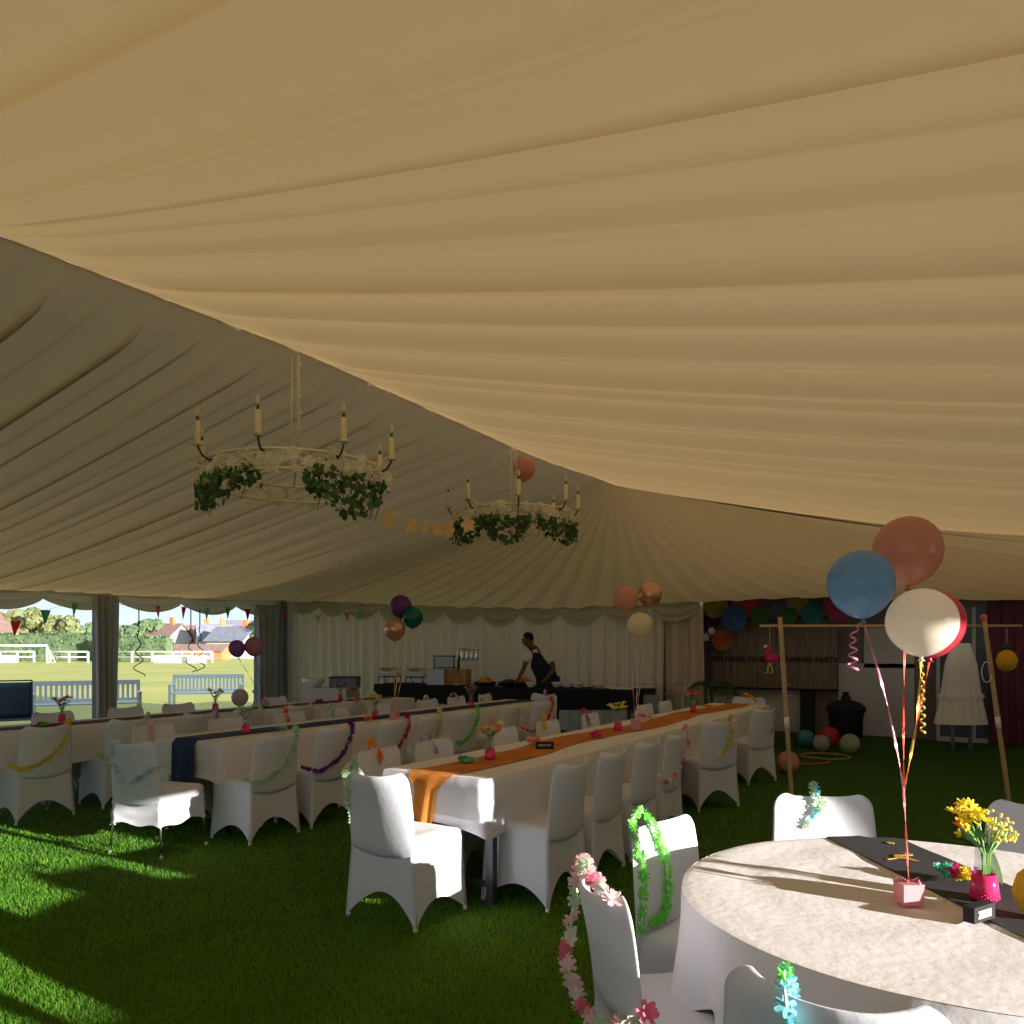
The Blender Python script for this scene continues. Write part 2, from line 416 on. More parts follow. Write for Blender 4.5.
t = MB(); t.box((XL-.01, 12.27, 1.3), (.02, .5, 2.6)); struct(t.build('trim_12', M['drape'], smooth=False), 'pale fabric return at the marquee corner')
ro = MB(); y0_, y1_ = 9.7, 12.75; ro.add([(XR+.15,y0_,2.72),(XR+.15,y1_,2.72),(RX,y1_,4.5),(RX,y0_,4.5),(XL-.15,y1_,2.72),(XL-.15,y0_,2.72)], [(0,1,2,3),(3,2,4,5),(1,4,2)])
struct(ro.build('trim_13', M['shadecover'], smooth=False, recalc=False), 'unseen roof piece added to shade the end bay')  # unseen, added over this bay alone to darken the lining below
# pavilion beyond the end of the marquee
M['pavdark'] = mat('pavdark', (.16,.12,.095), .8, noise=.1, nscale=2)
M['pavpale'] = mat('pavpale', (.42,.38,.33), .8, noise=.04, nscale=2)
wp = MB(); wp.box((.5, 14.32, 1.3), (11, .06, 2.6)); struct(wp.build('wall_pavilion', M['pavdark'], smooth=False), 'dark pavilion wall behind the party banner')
wp = MB(); wp.box((-1.55, 14.26, .62), (1.15, .05, 1.2)); wp.box((-3.5,14.26,.4), (1.8,.05,.78)); wp.box((-1.35,14.26,1.5),(.75,.05,.7)); struct(wp.build('trim_10', M['pavpale'], smooth=False), 'pale lower panels of the pavilion wall')
wp = MB(); wp.box((-2.62,14.2,.42), (.22,.12,.84)); struct(wp.build('trim_11', M['black'], smooth=False), 'narrow dark doorpost on the pavilion wall')
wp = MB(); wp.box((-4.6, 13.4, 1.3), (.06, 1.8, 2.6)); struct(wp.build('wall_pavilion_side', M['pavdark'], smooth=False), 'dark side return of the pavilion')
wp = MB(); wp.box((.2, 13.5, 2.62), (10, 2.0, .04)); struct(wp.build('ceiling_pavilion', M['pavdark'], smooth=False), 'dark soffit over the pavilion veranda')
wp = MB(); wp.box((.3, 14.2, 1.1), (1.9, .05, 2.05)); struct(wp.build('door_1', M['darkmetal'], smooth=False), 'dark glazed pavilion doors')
d1 = bpy.data.objects['door_1']
for x in (-.63, -.14, .3, .8, 1.24): q = MB(); q.box((x, 14.15, 1.1), (.05, .05, 2.05)); q.build('door_stile', M['pavpale'], d1, smooth=False)
q = MB(); q.box((.3, 14.13, .04), (1.9, .06, .07)); q.build('sill', M['pavpale'], d1, smooth=False)
# ---------------------------------------------------------------- chairs
def chair_meshes(short=False):
    # backrest: closed curved shell, +Y is the direction the sitter faces
    m = MB()
    def edge(v):                           # half width along the height
        w_ = .226 - .014*v + .008*math.sin(v*PI)
        if v > .86: a = (v-.86)/.14; w_ *= 1-.26*(1-math.sqrt(max(0, 1-a*a)))
        return w_
    def surf(side):
        def fn(u, v):
            v = 1-(1-v)**1.7
            a = u*2-1; x = a*edge(v)
            bow = .058*(1-a*a)*(.10+.90*v)
            zb = .40 - .04*(1-a*a)**.8; z = zb + (.805-zb)*v + .022*abs(a)**3*max(0, v-.5)*2 + .003*a*math.sin(7*v)
            y = -.222 - .036*v*v - bow
            th = .013*(1-abs(a)**6)*(1-abs(2*v-1)**10) + .002
            return (x, y + side*th, z)
        return fn
    m.grid(surf(-1), 30, 28); m.grid(surf(1), 30, 28)
    n = 31*29
    for i in range(30):                    # close the rims
        for j in (0, 28):
            a, b = i*29+j, (i+1)*29+j; m.f.append((a, b, b+n, a+n)); m.m.append(0)
    for j in range(28):
        for i in (0, 30):
            a, b = i*29+j, i*29+j+1; m.f.append((a, b, b+n, a+n)); m.m.append(0)
    back = m
    # skirt and seat
    m = MB()
    top = [(-.218,-.222), (.218,-.222), (.215,.20), (-.215,.20)]
    bot = [(-.252,-.242), (.252,-.242), (.25,.212), (-.25,.212)]
    nc = 16; nz = 12
    def pt(k, fr, v):
        c = (k+1) % 4
        tx, ty = top[k][0]+(top[c][0]-top[k][0])*fr, top[k][1]+(top[c][1]-top[k][1])*fr
        bx, by = bot[k][0]+(bot[c][0]-bot[k][0])*fr, bot[k][1]+(bot[c][1]-bot[k][1])*fr
        arch = math.sin(PI*fr)**.85
        hem = (.004 + (.165 if k in (0, 2) else .12)*arch) if not short else (.205 + .02*arch + .015*math.sin(fr*9+k))
        z = .452 + (hem-.452)*v
        vv = (.452-z)/.452
        x, y = tx+(bx-tx)*vv, ty+(by-ty)*vv
        pin = .035*arch*vv
        x -= pin*(x/.25)*(1 if k in (1, 3) else .2); y -= pin*(y/.22)*(1 if k in (0, 2) else .2)
        r = .018
        if v < .06: x *= 1-.02*(1-v/.06); y *= 1-.02*(1-v/.06)
        if short: 
            wv = .0035*math.sin(fr*7+v*19+2*math.sin(fr*5+v*3)); x += wv*(x/.25); y += wv*(y/.22)
        return (x, y, z)
    vs = []
    per = [(k, i/nc) for k in range(4) for i in range(nc)]
    for k, fr in per:
        for j in range(nz+1): vs.append(pt(k, fr, j/nz))
    N = len(per); fs = [(a*(nz+1)+j, ((a+1) % N)*(nz+1)+j, ((a+1) % N)*(nz+1)+j+1, a*(nz+1)+j+1) for a in range(N) for j in range(nz)]
    # seat pad rings
    base = len(vs); rings = [(.93,.463), (.8,.468), (.5,.462), (.2,.458)]
    for sc, z in rings:
        for k, fr in per:
            x, y, _ = pt(k, fr, 0); vs.append((x*sc, y*sc, z))
    prev = [a*(nz+1) for a in range(N)]
    for q in range(len(rings)):
        cur = [base+q*N+a for a in range(N)]
        fs += [(prev[a], cur[a], cur[(a+1) % N], prev[(a+1) % N]) for a in range(N)]; prev = cur
    vs.append((0, 0, .457)); fs += [(prev[a], len(vs)-1, prev[(a+1) % N]) for a in range(N)]
    m.add(vs, fs)
    leg = []
    for k in range(4):
        l = MB(); tx, ty = top[k]; bx, by = bot[k]
        l.tube([(tx*.93, ty*.93, .44), (bx*.955, by*.95, .008)], .009, 8)
        l.tube([(bx*.955, by*.95, .022), (bx*.956, by*.951, 0)], .012, 8, mi=1)
        leg.append(l.mesh('leg', [M['chrome'], M['white']]))
    def fin(mb, nm):
        me = mb.mesh(nm, M['cover']); bm = bmesh.new(); bm.from_mesh(me); bmesh.ops.recalc_face_normals(bm, faces=bm.faces); bm.to_mesh(me); bm.free(); return me
    return fin(back, 'backrest'), fin(m, 'seat'), leg
CM = chair_meshes(); CMS = chair_meshes(True)
def make_chair(label, group, x, y, face, ms=CM):
    """face: heading in degrees of the sitter's gaze (0 = +X, 90 = +Y)"""
    t = thing('covered_chair', label, 'chair', (x, y, 0), R(face-90), group)
    link('backrest_cover', ms[0], t); link('seat_cover', ms[1], t)
    for l in ms[2]: link('leg', l, t)
    return t

proto = None
CH = {}
def chair(key, x, y, face, label, group=None):
    """x, y = middle of the backrest's foot; the chair stands in front of it"""
    global proto
    a = R(face); cx, cy = x + .215*math.cos(a), y + .215*math.sin(a)
    if proto is None: proto = t = make_chair(label, group, cx, cy, face)
    else:
        t = dup(proto, label, (cx, cy, 0), R(face-90))
        if group: t['group'] = group
    if group is None and 'group' in t: del t['group']
    CH[key] = (cx, cy, R(face-90)); return t
def cw(key, x, y, z):                   # chair-local -> world
    cx, cy, rz = CH[key]; c, s = math.cos(rz), math.sin(rz)
    return Vector((cx + c*x - s*y, cy + s*x + c*y, z))

# ---------------------------------------------------------------- flower leis
def blossom_mb(m, c, r, nrm, mi=0, n=6):
    nrm = Vector(nrm).normalized(); T = nrm.to_track_quat('Z', 'Y').to_matrix().to_4x4(); T.translation = Vector(c)
    T = T @ Matrix.Rotation(random.uniform(0, 6), 4, 'Z')
    for lay in range(2):
        rr = r*(1-.3*lay); vs = [(0,0,.1*r*lay)]; fs = []
        for k in range(n):
            a = 2*PI*(k+.5*lay)/n; w_ = PI/n*.95; up = r*(.15+.35*lay+random.uniform(-.12,.12))
            b = len(vs)
            vs += [(rr*.55*math.cos(a-w_), rr*.55*math.sin(a-w_), up*.5), (rr*math.cos(a-w_*.45), rr*math.sin(a-w_*.45), up), (rr*1.05*math.cos(a), rr*1.05*math.sin(a), up*1.25),
                   (rr*math.cos(a+w_*.45), rr*math.sin(a+w_*.45), up), (rr*.55*math.cos(a+w_), rr*.55*math.sin(a+w_), up*.5)]
            fs.append((0, b, b+1, b+2, b+3, b+4))
        m.add(vs, fs, mi, T)
BM = {}
def blossom_mesh(col, v):
    k = (col, v)
    if k not in BM:
        m = MB(); blossom_mb(m, (0,0,0), 1, (0,0,1)); BM[k] = m.mesh('blossom', PET[col], False)
    return BM[k]
def smooth_path(P, step):
    P = [Vector(p) for p in P]; out = []
    Q = [P[0]*2-P[1]] + P + [P[-1]*2-P[-2]]
    for i in range(1, len(Q)-2):
        p0, p1, p2, p3 = Q[i-1:i+3]; n = max(2, int((p2-p1).length/step))
        for k in range(n):
            t = k/n; out.append(.5*((2*p1)+(-p0+p2)*t+(2*p0-5*p1+4*p2-p3)*t*t+(-p0+3*p1-3*p2+p3)*t**3))
    out.append(P[-1]); return out
def lei(label, P, cols, r=.026, step=.026, near=False, group=None, out=None):
    pts = smooth_path(P, step)
    c0 = pts[0]
    nr = lambda: Vector((random.uniform(-1,1), random.uniform(-1,1), random.uniform(-.6,1)))
    if near:
        t = thing('flower_lei', label, 'flower garland', tuple(c0), 0, group)
        m = MB(); m.tube([p-c0 for p in pts], .003, 5); m.build('cord', M['white'], t)
        for i, p in enumerate(pts):
            o = link('blossom', blossom_mesh(cols[(i//2) % len(cols)], i % 3), t, p-c0)
            q = nr().to_track_quat('Z', 'Y'); o.rotation_euler = q.to_euler(); s = r*random.uniform(.85, 1.2); o.scale = (s, s, s)
        return t
    m = MB(); m.tube([p-c0 for p in pts], .003, 4)
    for i, p in enumerate(pts): blossom_mb(m, p-c0, r*random.uniform(.85, 1.2), nr(), (i//2) % len(cols))
    o = m.build('flower_lei', [PET[c] for c in cols], None, False, tuple(c0), recalc=False)
    return tag(o, label, 'flower garland', group)
def bowy(a, z, side=-1):                # y of the backrest surface
    v = min(1, max(0, (z-.36)/.46)); return -.222-.036*v*v-.058*(1-a*a)*(.1+.9*v) + side*.034
def drape(key, P, **kw):                # P: (a, z) on the outside of the back; z > .83 crosses the top
    out = []
    for q in P:
        a, z = q[0], q[1]; side = q[2] if len(q) > 2 else -1
        if abs(a) > 1: out.append(cw(key, math.copysign(.25, a), -.2+(abs(a)-1)*.3, z))
        else: out.append(cw(key, a*.215, bowy(a, z, side) if side else bowy(a, z, 0), z))
    return out
DIAG = [(.72,.74,1), (.76,.855,0), (.72,.76), (.5,.66), (.1,.56), (-.5,.49), (-.95,.47), (-1.2,.5)]
SHORT = [(.1,.70,1), (.05,.79,1), (0,.858,0), (-.08,.78)]

# ---------------------------------------------------------------- long tables
def long_table(x0, x1, y0, y1, tlabel, clabel, seed):
    cx, cy = (x0+x1)/2, (y0+y1)/2; rnd = random.Random(seed)
    t = thing('trestle_table', tlabel, 'table', (cx, cy, 0), 0)
    tp = MB(); tp.box((0, 0, .715), (x1-x0-.02, y1-y0-.02, .03)); tp.build('tabletop', M['ply'], t, smooth=False)
    n = max(2, int((y1-y0)/1.8)); k = 0
    ys = [y0+.12, y1-.12] + [y0+(y1-y0)*i/n for i in range(1, n)]
    for y in ys:
        for sx in (-1, 1):
            l = MB(); l.box((sx*(.33), y-cy, .35), (.045, .05, .70)); l.build('leg', M['darkmetal'], t, smooth=False)
        l = MB(); l.box((0, y-cy, .12), (.62, .03, .03)); l.build('crossbar', M['darkmetal'], t, smooth=False)
    # stretched cloth
    m = MB(); L = 2*(x1-x0)+2*(y1-y0); N = int(L/.04)
    def per(s):
        s = s*L; w_, h = x1-x0, y1-y0
        for (ax, ay, dx, dy, ln) in ((x0, y0, 1, 0, w_), (x1, y0, 0, 1, h), (x1, y1, -1, 0, w_), (x0, y1, 0, -1, h)):
            if s <= ln: return ax+dx*s-cx, ay+dy*s-cy, -(dy and -1 or 0)*0+dy, -dx, s/ln, ln
            s -= ln
        return x0-cx, y0-cy, 0, -1, 0, 1
    def fn(u, v):
        px, py, nx, ny, fr, ln = per(min(u, .99999)); z = .744 - .335*v
        arch = math.sin(PI*fr)**.5 if ln < 1 else min(1, 6*math.sin(PI*fr))
        z += .05*v*arch*(1 if ln < 1 else .45) + .012*v*math.sin(px*7+py*5)
        o = .012 + .010*math.sin(py*6+px*8+v*3)*v + .006*math.sin(v*14+py*9)*v - .02*v*arch*(ln < 1)
        if v < .08: o -= .012*(1-v/.08)
        return (px+nx*o, py+ny*o, z)
    m.grid(fn, N, 10, closeu=False)
    m.grid(lambda u, v: (x0-cx+(x1-x0)*u, y0-cy+(y1-y0)*v, .744+.0012*math.sin(v*40+u*9)), 10, int((y1-y0)/.1))
    c = m.build('tablecloth', M['clothw'], None, loc=(cx, cy, 0)); tag(c, clabel, 'tablecloth')
def runner(x0, x1, y0, y1, mat_, label, drop=.36, wav=.01, pinch=0):
    m = MB(); cx, cy = (x0+x1)/2, (y0+y1)/2
    def fn(u, v):
        s = v*(y1-y0+drop)-drop
        w_ = (x1-x0)*(1-pinch*max(0, min(1, -s/.1 if s < 0 else 0))); mid = cx + wav*math.sin(s*2.3)
        if s < 0: y, z = y0-.028+.02*math.sin(u*9)*(-s/drop), .752+s
        else: y, z = y0+s-.02, .7515+.003*math.sin(u*7+s*5)**2
        return (mid+(u-.5)*w_-cx + .01*math.sin(s*6+u), y-cy, z)
    m.grid(fn, 10, int((y1-y0)/.06))
    c = m.build('table_runner', mat_, None, loc=(cx, cy, 0)); return tag(c, label, 'table runner')
long_table(-3.12, -2.38, 3.65, 10.35, 'long trestle table under the white cloth with the orange runner', 'stretched white cloth on the long table with the orange runner', 1)
runner(-2.93, -2.62, 3.65, 10.3, M['orange'], 'gauzy orange runner along the nearest long white table', .42, .05, .55)
long_table(-5.87, -5.10, 4.0, 9.55, 'long trestle table under the white cloth with the navy runner', 'stretched white cloth on the middle long table with the navy runner', 2)
runner(-5.62, -5.35, 4.0, 9.5, M['navy'], 'navy blue runner along the middle long white table', .36, .0)
long_table(-7.96, -7.2, 3.2, 9.1, 'long trestle table nearest the clear windows', 'stretched white cloth on the long table nearest the windows', 3)
runner(-7.70, -7.46, 3.2, 9.0, mat('wine', (.10,.03,.035), .8), 'dull wine red runner on the table nearest the windows', .3)

# chairs at the orange-runner table
G1 = None
for i, (k, y, f, lab) in enumerate([
    ('o1', 4.07, 180, 'plain white covered chair, nearest on the right side of the orange runner table'),
    ('o2', 4.66, 181, 'plain white covered chair, second along the right side of the orange runner table'),
    ('o3', 5.28, 179, 'plain white covered chair, third along, next to the one with pink and white lei'),
    ('o4', 5.86, 181, 'white covered chair with a pink and white lei hanging diagonally'),
    ('o5', 7.12, 150, 'white covered chair turned outwards with a pale yellow lei'),
    ('o6', 8.75, 158, 'white covered chair with a dusty lilac lei at the far right end')]):
    chair(k, -2.10, y, f, lab)
for k, y, f, lab in [
    ('p1', 3.95, 2, 'white covered chair top with orange lei behind the orange runner table'),
    ('p2', 4.55, -2, 'white covered chair top with lilac lei behind the orange runner table'),
    ('p3', 5.52, 1, 'bare white covered chair top behind the orange flower vase'),
    ('p4', 6.28, 0, 'white covered chair top with small yellow lei behind the orange runner table'),
    ('p5', 7.18, 3, 'white covered chair top with mauve lei behind the magenta garland pile'),
    ('p6', 8.66, -3, 'bare rounded white chair top to the right of the yellow flower vase'),
    ('p7', 9.35, 0, 'bare rounded white chair top furthest along behind the orange runner table')]:
    chair(k, -3.38, y, f, lab)
chair('p8', -2.72, 10.62, 270, 'white covered chair with orange blossoms at the far head of the table')
chair('p0', -2.765, 3.225, 88, 'white covered chair with a pale green lei at the near head of the orange table')
# navy-runner table
for k, y, f, lab in [
    ('b1', 4.22, 180, 'white covered chair with a pale green lei beside the navy runner table'),
    ('b2', 4.85, 179, 'white covered chair with a dark purple lei'),
    ('b3', 5.62, 181, 'white covered chair with a crimson lei'),
    ('b4', 6.16, 180, 'white covered chair with a faded yellow lei on its back'),
    ('b5', 6.80, 179, 'white covered chair with a leaf green lei beside the navy runner table'),
    ('b6', 7.72, 182, 'plain white covered chair between the green lei chair and the red lei chair'),
    ('b7', 8.45, 172, 'white covered chair with a bright red lei near the buffet')]:
    chair(k, -4.72, y, f, lab)
for k, y, f, lab in [
    ('c1', 4.18, 4, 'white chair top with a tiny pink lei behind the near end of the navy runner'),
    ('c2', 4.95, -2, 'bare white chair top behind the pale flower vase on the navy runner'),
    ('c3', 5.72, 1, 'white chair top with coral lei behind the navy runner table'),
    ('c4', 6.38, 0, 'white chair top with pale green lei behind the navy runner table'),
    ('c5', 7.12, 2, 'white chair top behind the copper balloon string'),
    ('c6', 8.05, -2, 'white chair top below the white fronted box on the buffet'),
    ('c7', 8.70, 1, 'white chair top with pink lei below the heat lamp'),
    ('c8', 9.42, 8, 'rounded white chair top with yellow lei, furthest behind the navy table')]:
    chair(k, -6.12, y, f, lab)
chair('c9', -5.45, 9.85, 268, 'white covered chair with a floral lei at the far head of the navy table')
# window-side table
for k, y, f, lab in [
    ('w1', 3.66, 180, 'white covered chair with a long yellow lei at the left edge'),
    ('w2', 4.42, 176, 'white covered chair with a faint pale lei, second from the left edge'),
    ('w3', 5.18, 180, 'white covered chair with a dark speckled lei, third from the left edge'),
    ('w4', 5.80, 181, 'plain grey looking covered chair, fourth along the window side table'),
    ('w5', 6.55, 180, 'plain grey looking covered chair, fifth along the window side table'),
    ('w6', 7.45, 179, 'shaded covered chair with orange blossoms, sixth along the window side table')]:
    chair(k, -6.92, y, f, lab)
for k, y, f, lab in [
    ('v1', 4.45, 0, 'chair top showing behind the leftmost dried flower vase'),
    ('v2', 5.25, 1, 'chair top against the curtained post between the windows'),
    ('v3', 5.92, -1, 'chair top in front of the right hand window and white bench'),
    ('v4', 7.40, 0, 'chair top below the white corner post')]:
    chair(k, -8.22, y, f, lab)
# round table chairs
chair('r1', -.885, 2.05, 41, 'white covered chair seen edge on with a pink and white lei')
chair('r2', -1.0, 2.815, -12, 'white covered chair with a bright green lei beside the round table')
chair('r3', -.60, 3.67, -62, 'white covered chair with an aqua and green lei behind the round table')
chair('r4', .22, 3.90, -97, 'white covered chair in shade behind the yellow flowers')
chair('r5', -.25, 1.66, 86, 'white covered chair nearest the camera with a blue and green lei')
# the chair whose cover has ridden up
pc = thing('covered_chair', 'white covered chair with short cover, bare chrome legs and light blue lei', 'chair', (-5.20, 3.58, 0), R(10))
for nm, me in (('backrest_cover', CMS[0]), ('seat_cover', CMS[1])): link(nm, me, pc)
for l in CMS[2]: link('leg', l, pc)
CH['s'] = (-5.20, 3.58, R(10))

# leis
LEI = [
 ('o4', DIAG, ['palepink','white','pink'], 'pink and white lei on the fourth right hand chair of the orange table', 0),
 ('o5', [(.3,.74,1),(.3,.86,0),(.35,.74),(.3,.6),(.0,.52),(-.3,.5)], ['paleyellow','yellow'], 'pale yellow lei hanging on the outward turned chair', 0),
 ('o6', [(.2,.74,1),(.3,.86,0),(.5,.76),(.6,.65),(.5,.55)], ['lilac','palepink'], 'dusty lilac lei on the far right end chair', 0),
 ('p1', [(-.15,.73,1),(-.1,.8,1),(.05,.86,0),(.1,.78)], ['orange'], 'orange lei over the first chair top behind the orange runner', 0),
 ('p2', [(-.15,.72,1),(-.1,.8,1),(.15,.86,0),(.2,.78)], ['lilac','white'], 'lilac lei over the second chair top behind the orange runner', 0),
 ('p4', [(.2,.75,1),(.1,.8,1),(-.1,.86,0),(-.1,.78)], ['yellow','peach'], 'small yellow lei over a chair top near the magenta garland', 0),
 ('p5', [(.1,.70,1),(.1,.8,1),(.1,.86,0),(.1,.78)], ['lilac','magenta'], 'mauve lei over a chair top left of the yellow flower vase', 0),
 ('p8', [(-.5,.76,1),(0,.84,1),(.3,.86,0),(.4,.78)], ['orange','yellow'], 'orange blossoms on the chair at the far head of the table', 0),
 ('p0', [(-.5,.74,1),(-.55,.86,0),(-.8,.83),(-.9,.74),(-.93,.66),(-1.02,.56),(-1.05,.48),(-1.1,.44)], ['mint','white','palegreen'], 'pale green and white lei on the near head chair of the orange table', 1),
 ('b1', DIAG, ['palegreen','mint'], 'pale green lei on the nearest right hand chair of the navy table', 0),
 ('b2', DIAG, ['purple'], 'dark purple lei on the second chair beside the navy table', 0),
 ('b3', DIAG, ['crimson','magenta'], 'crimson lei on the third chair beside the navy table', 0),
 ('b4', [(.4,.74,1),(.45,.86,0),(.4,.74),(.3,.62),(.1,.55)], ['paleyellow'], 'faded yellow lei on the fourth chair beside the navy table', 0),
 ('b5', DIAG[:6]+[(-.8,.5)], ['green'], 'leaf green lei on the fifth chair beside the navy table', 0),
 ('b7', DIAG, ['scarlet'], 'bright red lei on the chair nearest the buffet', 0),
 ('c1', SHORT, ['palepink','peach'], 'tiny pink lei over the first chair top behind the navy runner', 0),
 ('c3', SHORT, ['scarlet','peach'], 'coral lei over a chair top behind the navy runner', 0),
 ('c4', SHORT, ['palegreen'], 'pale green lei over a chair top left of the yellow flowers', 0),
 ('c6', [(-.3,.8,1),(-.2,.86,0),(-.2,.79)], ['paleyellow','white'], 'tiny cream lei on the chair top below the white fronted box', 0),
 ('c7', [(-.4,.78,1),(-.1,.84,1),(0,.86,0),(.1,.8)], ['pink','palepink'], 'pink lei on the chair top below the heat lamp', 0),
 ('c8', [(-.6,.72,1),(-.2,.70,1),(.3,.71,1),(.6,.76,1)], ['yellow'], 'yellow lei low across the furthest chair top', 0),
 ('c9', [(-.6,.76,1),(-.2,.8,1),(.1,.86,0),(.2,.8)], ['pink','white','purple'], 'floral lei on the chair at the far head of the navy table', 0),
 ('w1', DIAG, ['yellow'], 'long yellow lei on the leftmost covered chair', 0),
 ('w2', DIAG, ['paleyellow','palegreen'], 'faint pale lei on the second chair from the left edge', 0),
 ('w3', [(.85,.74,1),(.9,.86,0),(.85,.7),(.7,.6),(.6,.5)], ['lilac','greyl' if False else 'palepink'], 'speckled lilac lei on the third chair from the left edge', 0),
 ('w6', SHORT, ['orange','scarlet'], 'orange blossoms on a shaded chair of the window side table', 0),
 ('s', [(-.6,.76,1),(-.55,.86,0),(-.65,.72),(-.5,.6),(-.2,.535),(.2,.55),(.6,.6),(.95,.64),(1.05,.66)], ['sky','white','sky'], 'light blue lei hanging in a loop on the short covered chair', 1),
 ('r2', [(1.04,.50),(1.07,.60),(1.05,.72),(.75,.84,0),(.3,.862,0),(.08,.78,1),(.0,.68,1),(.05,.58,1),(.3,.5,1),(.8,.49,1)], ['green'], 'bright green lei looped over the chair beside the round table', 1),
 ('r3', [(.05,.72),(.1,.858,0),(.05,.80,1),(.0,.76,1),(.2,.72,1),(.35,.68,1)], ['mint','aqua','palegreen'], 'aqua and green lei over the chair behind the round table', 1),
 ('r4', [(-.2,.78),(-.2,.86,0),(-.2,.80,1)], ['orange'], 'orange blossoms on the shaded chair behind the yellow flowers', 0),
 ('r5', [(-.3,.72,1),(-.35,.855,0),(-.3,.80),(-.25,.72),(-.15,.62),(-.1,.52)], ['aqua','green','aqua'], 'blue and green lei on the chair nearest the camera', 1),
]
for k, P, cols, lab, near in LEI:
    lei(lab, drape(k, P), cols, near=bool(near), r=.021 if near else .023, step=.018 if near else .024)
lei('pink and white lei wound around the edge on chair beside the round table',
    [cw('r1', .16, -.285, .82), cw('r1', .05, -.30, .835), cw('r1', -.08, -.295, .84), cw('r1', -.18, -.27, .83), cw('r1', -.235, -.275, .78), cw('r1', -.245, -.285, .69), cw('r1', -.235, -.30, .60), cw('r1', -.2, -.32, .54), cw('r1', -.08, -.33, .50), cw('r1', .08, -.33, .485), cw('r1', .19, -.29, .51), cw('r1', .245, -.22, .56)],
    ['palepink','white','pink','palepink','palegreen'], r=.026, step=.024, near=True)
RV = Vector((.855, .518, 0)); FV = Vector((-.518, .855, 0))     # sideways / away directions of the room as first seen
def atX(px, py, X):
    q = (px-512)/780; d = X/(.855*q-.518); return Vector((X, (.518*q+.855)*d, 1.48+(648-py)*d/780))
def atY(px, py, Y):
    q = (px-512)/780; d = Y/(.518*q+.855); return Vector(((.855*q-.518)*d, Y, 1.48+(648-py)*d/780))
def P3(px, py, d):
    q = (px-512)/780; return Vector(((.855*q-.518)*d, (.518*q+.855)*d, 1.48+(648-py)*d/780))

# ---------------------------------------------------------------- round table
TC = (-.09, 2.6)
t = thing('round_table', 'round banquet table under the draped white cloth at front right', 'table', (*TC, 0))
q = MB(); q.lathe([(0,.715),(.73,.715),(.745,.725),(.745,.735),(.73,.742),(0,.742)], 48); q.build('tabletop', M['ply'], t)
for k in range(4):
    a = PI/4+k*PI/2; q = MB(); q.tube([(.5*math.cos(a), .5*math.sin(a), .71), (.5*math.cos(a), .5*math.sin(a), 0)], .016); q.build('leg', M['darkmetal'], t)
WR = [(math.cos(k*.7), math.sin(k*.7), random.uniform(-.55,.55), random.uniform(-.5,.5)) for k in range(14)]
q = MB()
def rc(u, v):
    a = 2*PI*u; fold = .035*math.sin(a*11+.8*math.sin(a*3)) + .02*math.sin(a*19+1)
    if v < .62:
        r = .757*(v/.62); z = .7455 + .0010*math.sin(r*30+a*2)*(r/.75) + .0008*math.sin(a*9+r*12) + .0022*sum(max(0, 1-abs((r*math.cos(a)*cs+r*math.sin(a)*sn-o_)/.012))*max(0, 1-abs((-r*math.cos(a)*sn+r*math.sin(a)*cs-l_)/.12)) for cs, sn, o_, l_ in WR)
        if v > .61: z -= .002*(v-.61)/.01
    else:
        s = (v-.62)/.38; s2 = s**.9
        r = .757 + .004*min(1, s*12) + s*(.010+fold*.75); z = .7432 - s2*(.275+.03*math.sin(a*11+.8*math.sin(a*3))+.02*math.sin(a*4))
    return (r*math.cos(a), r*math.sin(a), z)
q.grid(lambda u, v: rc(u, v*.6199), 180, 40, closeu=True); q.grid(lambda u, v: rc(u, .62+v*.38), 180, 30, closeu=True)
tag(q.build('tablecloth', M['cloth'], None, loc=(*TC, 0)), 'round creamy white tablecloth draped with soft folds', 'tablecloth')
# black runner on it
ang = math.atan2(-.817, .5765)
q = MB()
def rr(u, v):
    L = -.83 + 1.66*v; s = .0 + .27*u
    h = math.sqrt(max(0, .757**2 - (s)**2)); z = .7505
    x = L
    if abs(L) > h: z -= min(.2, (abs(L)-h)*1.6); x = math.copysign(h+.02+.02*(abs(L)-h), L)
    return (x, s, z+.001*math.sin(v*30))
q.grid(rr, 10, 60)
o = q.build('table_runner', M['charcoal'], None, loc=(TC[0], TC[1], 0), rz=ang); tag(o, 'charcoal black runner across the round table', 'table runner')

